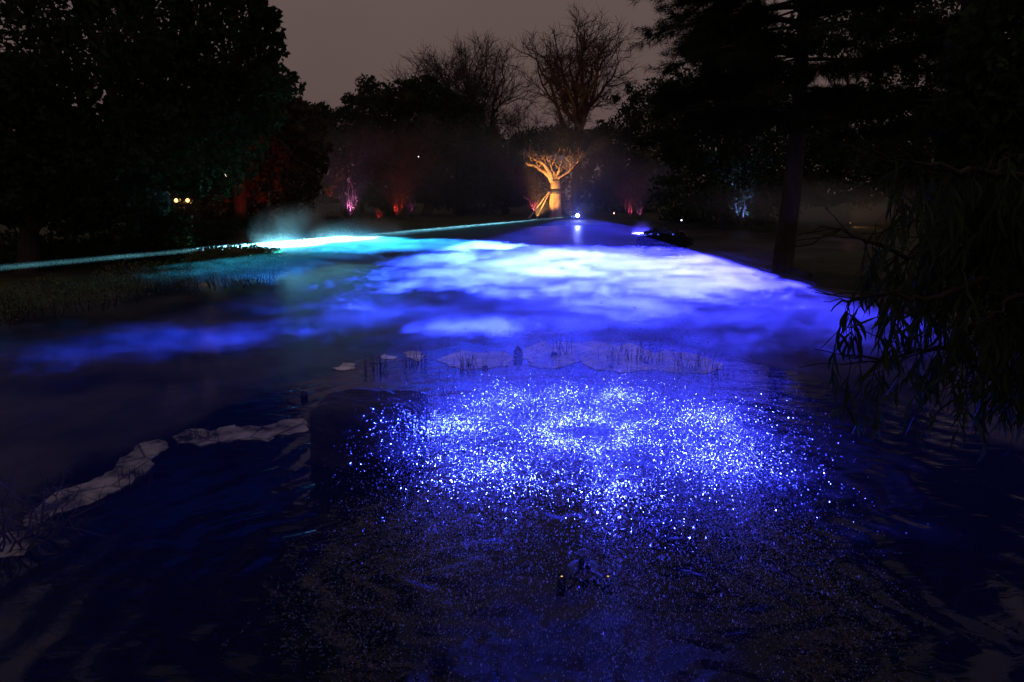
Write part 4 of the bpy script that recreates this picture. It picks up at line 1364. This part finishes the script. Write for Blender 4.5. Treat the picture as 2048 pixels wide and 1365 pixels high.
# foam and splash where the dome lands (thickest at the two sides)
n = 15000
ncl = 1500
ca = np.where(g.uniform(size=ncl) < 0.75, g.normal(0.0, 0.6, ncl) + np.where(g.uniform(size=ncl) < 0.5, 0.0, math.pi), g.uniform(0, 2 * math.pi, ncl)); cr_ = g.normal(2.05, 0.26, ncl)
cx = np.stack([cr_ * np.cos(ca), cr_ * np.sin(ca)], 1)
ax_ = g.uniform(0, math.pi, ncl)
cl = g.integers(0, ncl, n)
off = g.normal(size=n) * 0.06
bend = off * off * g.normal(size=ncl)[cl] * 4
P = np.stack([cx[cl, 0] + np.cos(ax_[cl]) * off - np.sin(ax_[cl]) * bend + g.normal(size=n) * 0.006, cx[cl, 1] + np.sin(ax_[cl]) * off + np.cos(ax_[cl]) * bend + g.normal(size=n) * 0.006, np.abs(g.normal(size=n)) * 0.012 + 0.008], 1) + (FX, FY, 0)
fo = drops('foam', P, np.clip(np.exp(g.normal(-5.5, 0.45, n)), 0.0015, 0.009), np.stack([np.cos(ax_[cl]), np.sin(ax_[cl]), 0 * off], 1), 1.0 + g.uniform(0, 1.6, n), M['foam'])
tag(fo, 'white foam where the spray falls back on the pond', kind='stuff')
n = 5000
a_ = g.uniform(0, 2 * math.pi, n); r_ = g.normal(2.1, 0.22, n)
P = np.stack([r_ * np.cos(a_) + FX, r_ * np.sin(a_) + FY, np.abs(g.normal(size=n)) * 0.16 + 0.02], 1)
sp_ = drops('splash', P, np.clip(np.exp(g.normal(-6.0, 0.4, n)), 0.0012, 0.008), g.normal(size=(n, 3)) + (0, 0, 1.5), 1.0 + g.uniform(0, 1.0, n), M['drops'])
tag(sp_, 'fine splash jumping up round the rim of the spray', kind='stuff')

# ------------------------------------------------------------------ foreground hanging branches on the right
wt = empty('weeping_tree', (at(2230, 760, 4.6).x, 4.6, 0.3))
tag(wt, 'black weeping branches with long narrow leaves hanging in from the right, close to the camera', 'tree')
o0 = np.array(wt.location)
def wp(px, py, Yd): return np.array(at(px, py, Yd)[:]) - o0
g = np.random.default_rng(77)
tb = Tubes(10)
tb.add([(0, 0, -0.5), (0.02, 0, 1.2), (0.0, 0.05, 2.4), (-0.05, 0.1, 4.2)], [0.16, 0.13, 0.11, 0.07])
tb.build('trunk', M['twig'], wt)
BR = [([(2200, 520), (2050, 480), (1950, 460), (1820, 520), (1740, 482), (1690, 462), (1640, 452)], 4.2),
      ([(2200, 420), (2060, 360), (1950, 345), (1860, 328), (1800, 318), (1775, 322)], 4.0),
      ([(2200, 640), (2060, 580), (1960, 560), (1860, 600), (1790, 590), (1700, 600), (1660, 615)], 3.9),
      ([(2210, 480), (2080, 430), (1980, 420), (1890, 450), (1800, 440)], 4.4),
      ([(2200, 760), (2080, 700), (1960, 680), (1860, 700), (1780, 720), (1690, 720)], 4.1),
      ([(2200, 330), (2100, 290), (2010, 330), (1960, 390)], 4.3),
      ([(2210, 700), (2110, 600), (2030, 590), (1960, 640)], 3.7),
      ([(2210, 860), (2110, 780), (2020, 740), (1930, 780)], 3.8)]
hang = []
def px_of(p):
    q = np.asarray(p) + o0 - np.array([0, 0, CAM_Z])
    dep = q[1] * cP - q[2] * sP
    return 1024 + F * q[0] / dep
for pts, Yd in BR:
    Q = np.array([wp(x, y, Yd + 0.25 * math.sin(k * 1.3)) for k, (x, y) in enumerate(pts)])
    Q[0] = (-0.02, 0.0, max(0.3, Q[0][2]))
    s = np.linspace(0, len(Q) - 1, 22)
    Q2 = np.stack([np.interp(s, np.arange(len(Q)), Q[:, c]) for c in range(3)], 1)
    Q2[1:] += g.normal(size=(21, 3)) * 0.012
    tb = Tubes(6)
    tb.add(Q2, np.linspace(0.026, 0.004, 22))
    for k in range(9):
        i0 = g.integers(8, 22)
        d = np.array([-g.uniform(0.1, 0.45), g.normal() * 0.15, g.uniform(-0.15, 0.2)])
        B = wander(Q2[i0], Q2[i0] + d, 5, 0.1, g)
        tb.add(B, np.linspace(0.005, 0.002, 5), 4)
        if g.uniform() < 0.5 and px_of(B[-1]) > 1690: hang.append(B[-1])
    for k in range(20):
        i0 = int(22 - 17 * g.uniform() ** 0.8) - 1
        if px_of(Q2[i0]) > 1690: hang.append(Q2[i0])
    tb.build('branch', M['twig'], wt)
# leaves: long curved blades hanging
def blade(L, w, curve):
    s = np.linspace(0, 1, 6)
    x = curve * np.sin(s * 2.2) * L * 0.5
    ww = w * np.sin(np.pi * np.clip(s * 0.93 + 0.05, 0, 1)) ** 0.8
    V = []
    for k in range(6):
        V += [(x[k] - ww[k], 0.12 * ww[k], -s[k] * L), (x[k] + ww[k], 0.12 * ww[k], -s[k] * L)]
    Fc = [(2 * k, 2 * k + 1, 2 * k + 3, 2 * k + 2) for k in range(5)]
    return np.array(V), np.array(Fc)
leaf_meshes = []
for k in range(8):
    V, Fc = blade(g.uniform(0.11, 0.2), g.uniform(0.007, 0.012), g.uniform(-0.7, 0.7))
    me = np_mesh('leaf', V, Fc); me.materials.append(M['leaf']); leaf_meshes.append((V, Fc, me))
tbh = Tubes(3)
anchors = []
for hp in hang:
    L = g.uniform(0.18, 0.62)
    e = hp + np.array([g.normal() * 0.05, g.normal() * 0.08, -L])
    B = wander(hp, e, 7, 0.08, g)
    tbh.add(B, np.linspace(0.003, 0.0012, 7))
    for q_ in range(int(4 + L * 17)):
        u = g.uniform(0.05, 1) * 6; i0 = min(5, int(u)); f = u - i0
        anchors.append(B[i0] * (1 - f) + B[i0 + 1] * f)
for k in range(120):                    # thick inner curtain further right
    hp = wp(g.uniform(1830, 2120), g.uniform(320, 640), g.uniform(3.9, 4.8))
    e = hp + np.array([g.normal() * 0.06, g.normal() * 0.08, -g.uniform(0.25, 0.7)])
    B = wander(hp + np.array([0.12, 0, 0.1]), e, 7, 0.08, g)
    tbh.add(B, np.linspace(0.004, 0.0012, 7))
    for q_ in range(14):
        u = g.uniform(0.05, 1) * 6; i0 = min(5, int(u)); f = u - i0
        anchors.append(B[i0] * (1 - f) + B[i0 + 1] * f)
anchors = np.array(anchors)
anchors = anchors[anchors[:, 2] + o0[2] > 1.85]
g.shuffle(anchors)
tag(tbh.build('twigs', M['twig'], wt), kind='stuff')
AV = []; AF = []; nn_ = 0
order = np.argsort(anchors[:, 0])            # outermost (clearest) leaves first as single parts
for r_i, k in enumerate(order):
    V, Fc, me = leaf_meshes[g.integers(0, 8)]
    rz = g.uniform(0, 2 * math.pi); tx = g.normal() * 0.35; ty = g.normal() * 0.32
    mat_ = Matrix.Translation(Vector(anchors[k])) @ Matrix.Rotation(tx, 4, 'X') @ Matrix.Rotation(ty, 4, 'Y') @ Matrix.Rotation(rz, 4, 'Z')
    if r_i < 290:
        o = bpy.data.objects.new('leaf', me); COL.objects.link(o); o.parent = wt; o.matrix_local = mat_
    else:
        A = np.array(mat_)
        AV.append(V @ A[:3, :3].T + A[:3, 3]); AF.append(Fc + nn_); nn_ += len(V)
tag(link('foliage', np_mesh('foliage', np.concatenate(AV), np.concatenate(AF)), M['leaf'], wt), kind='stuff')
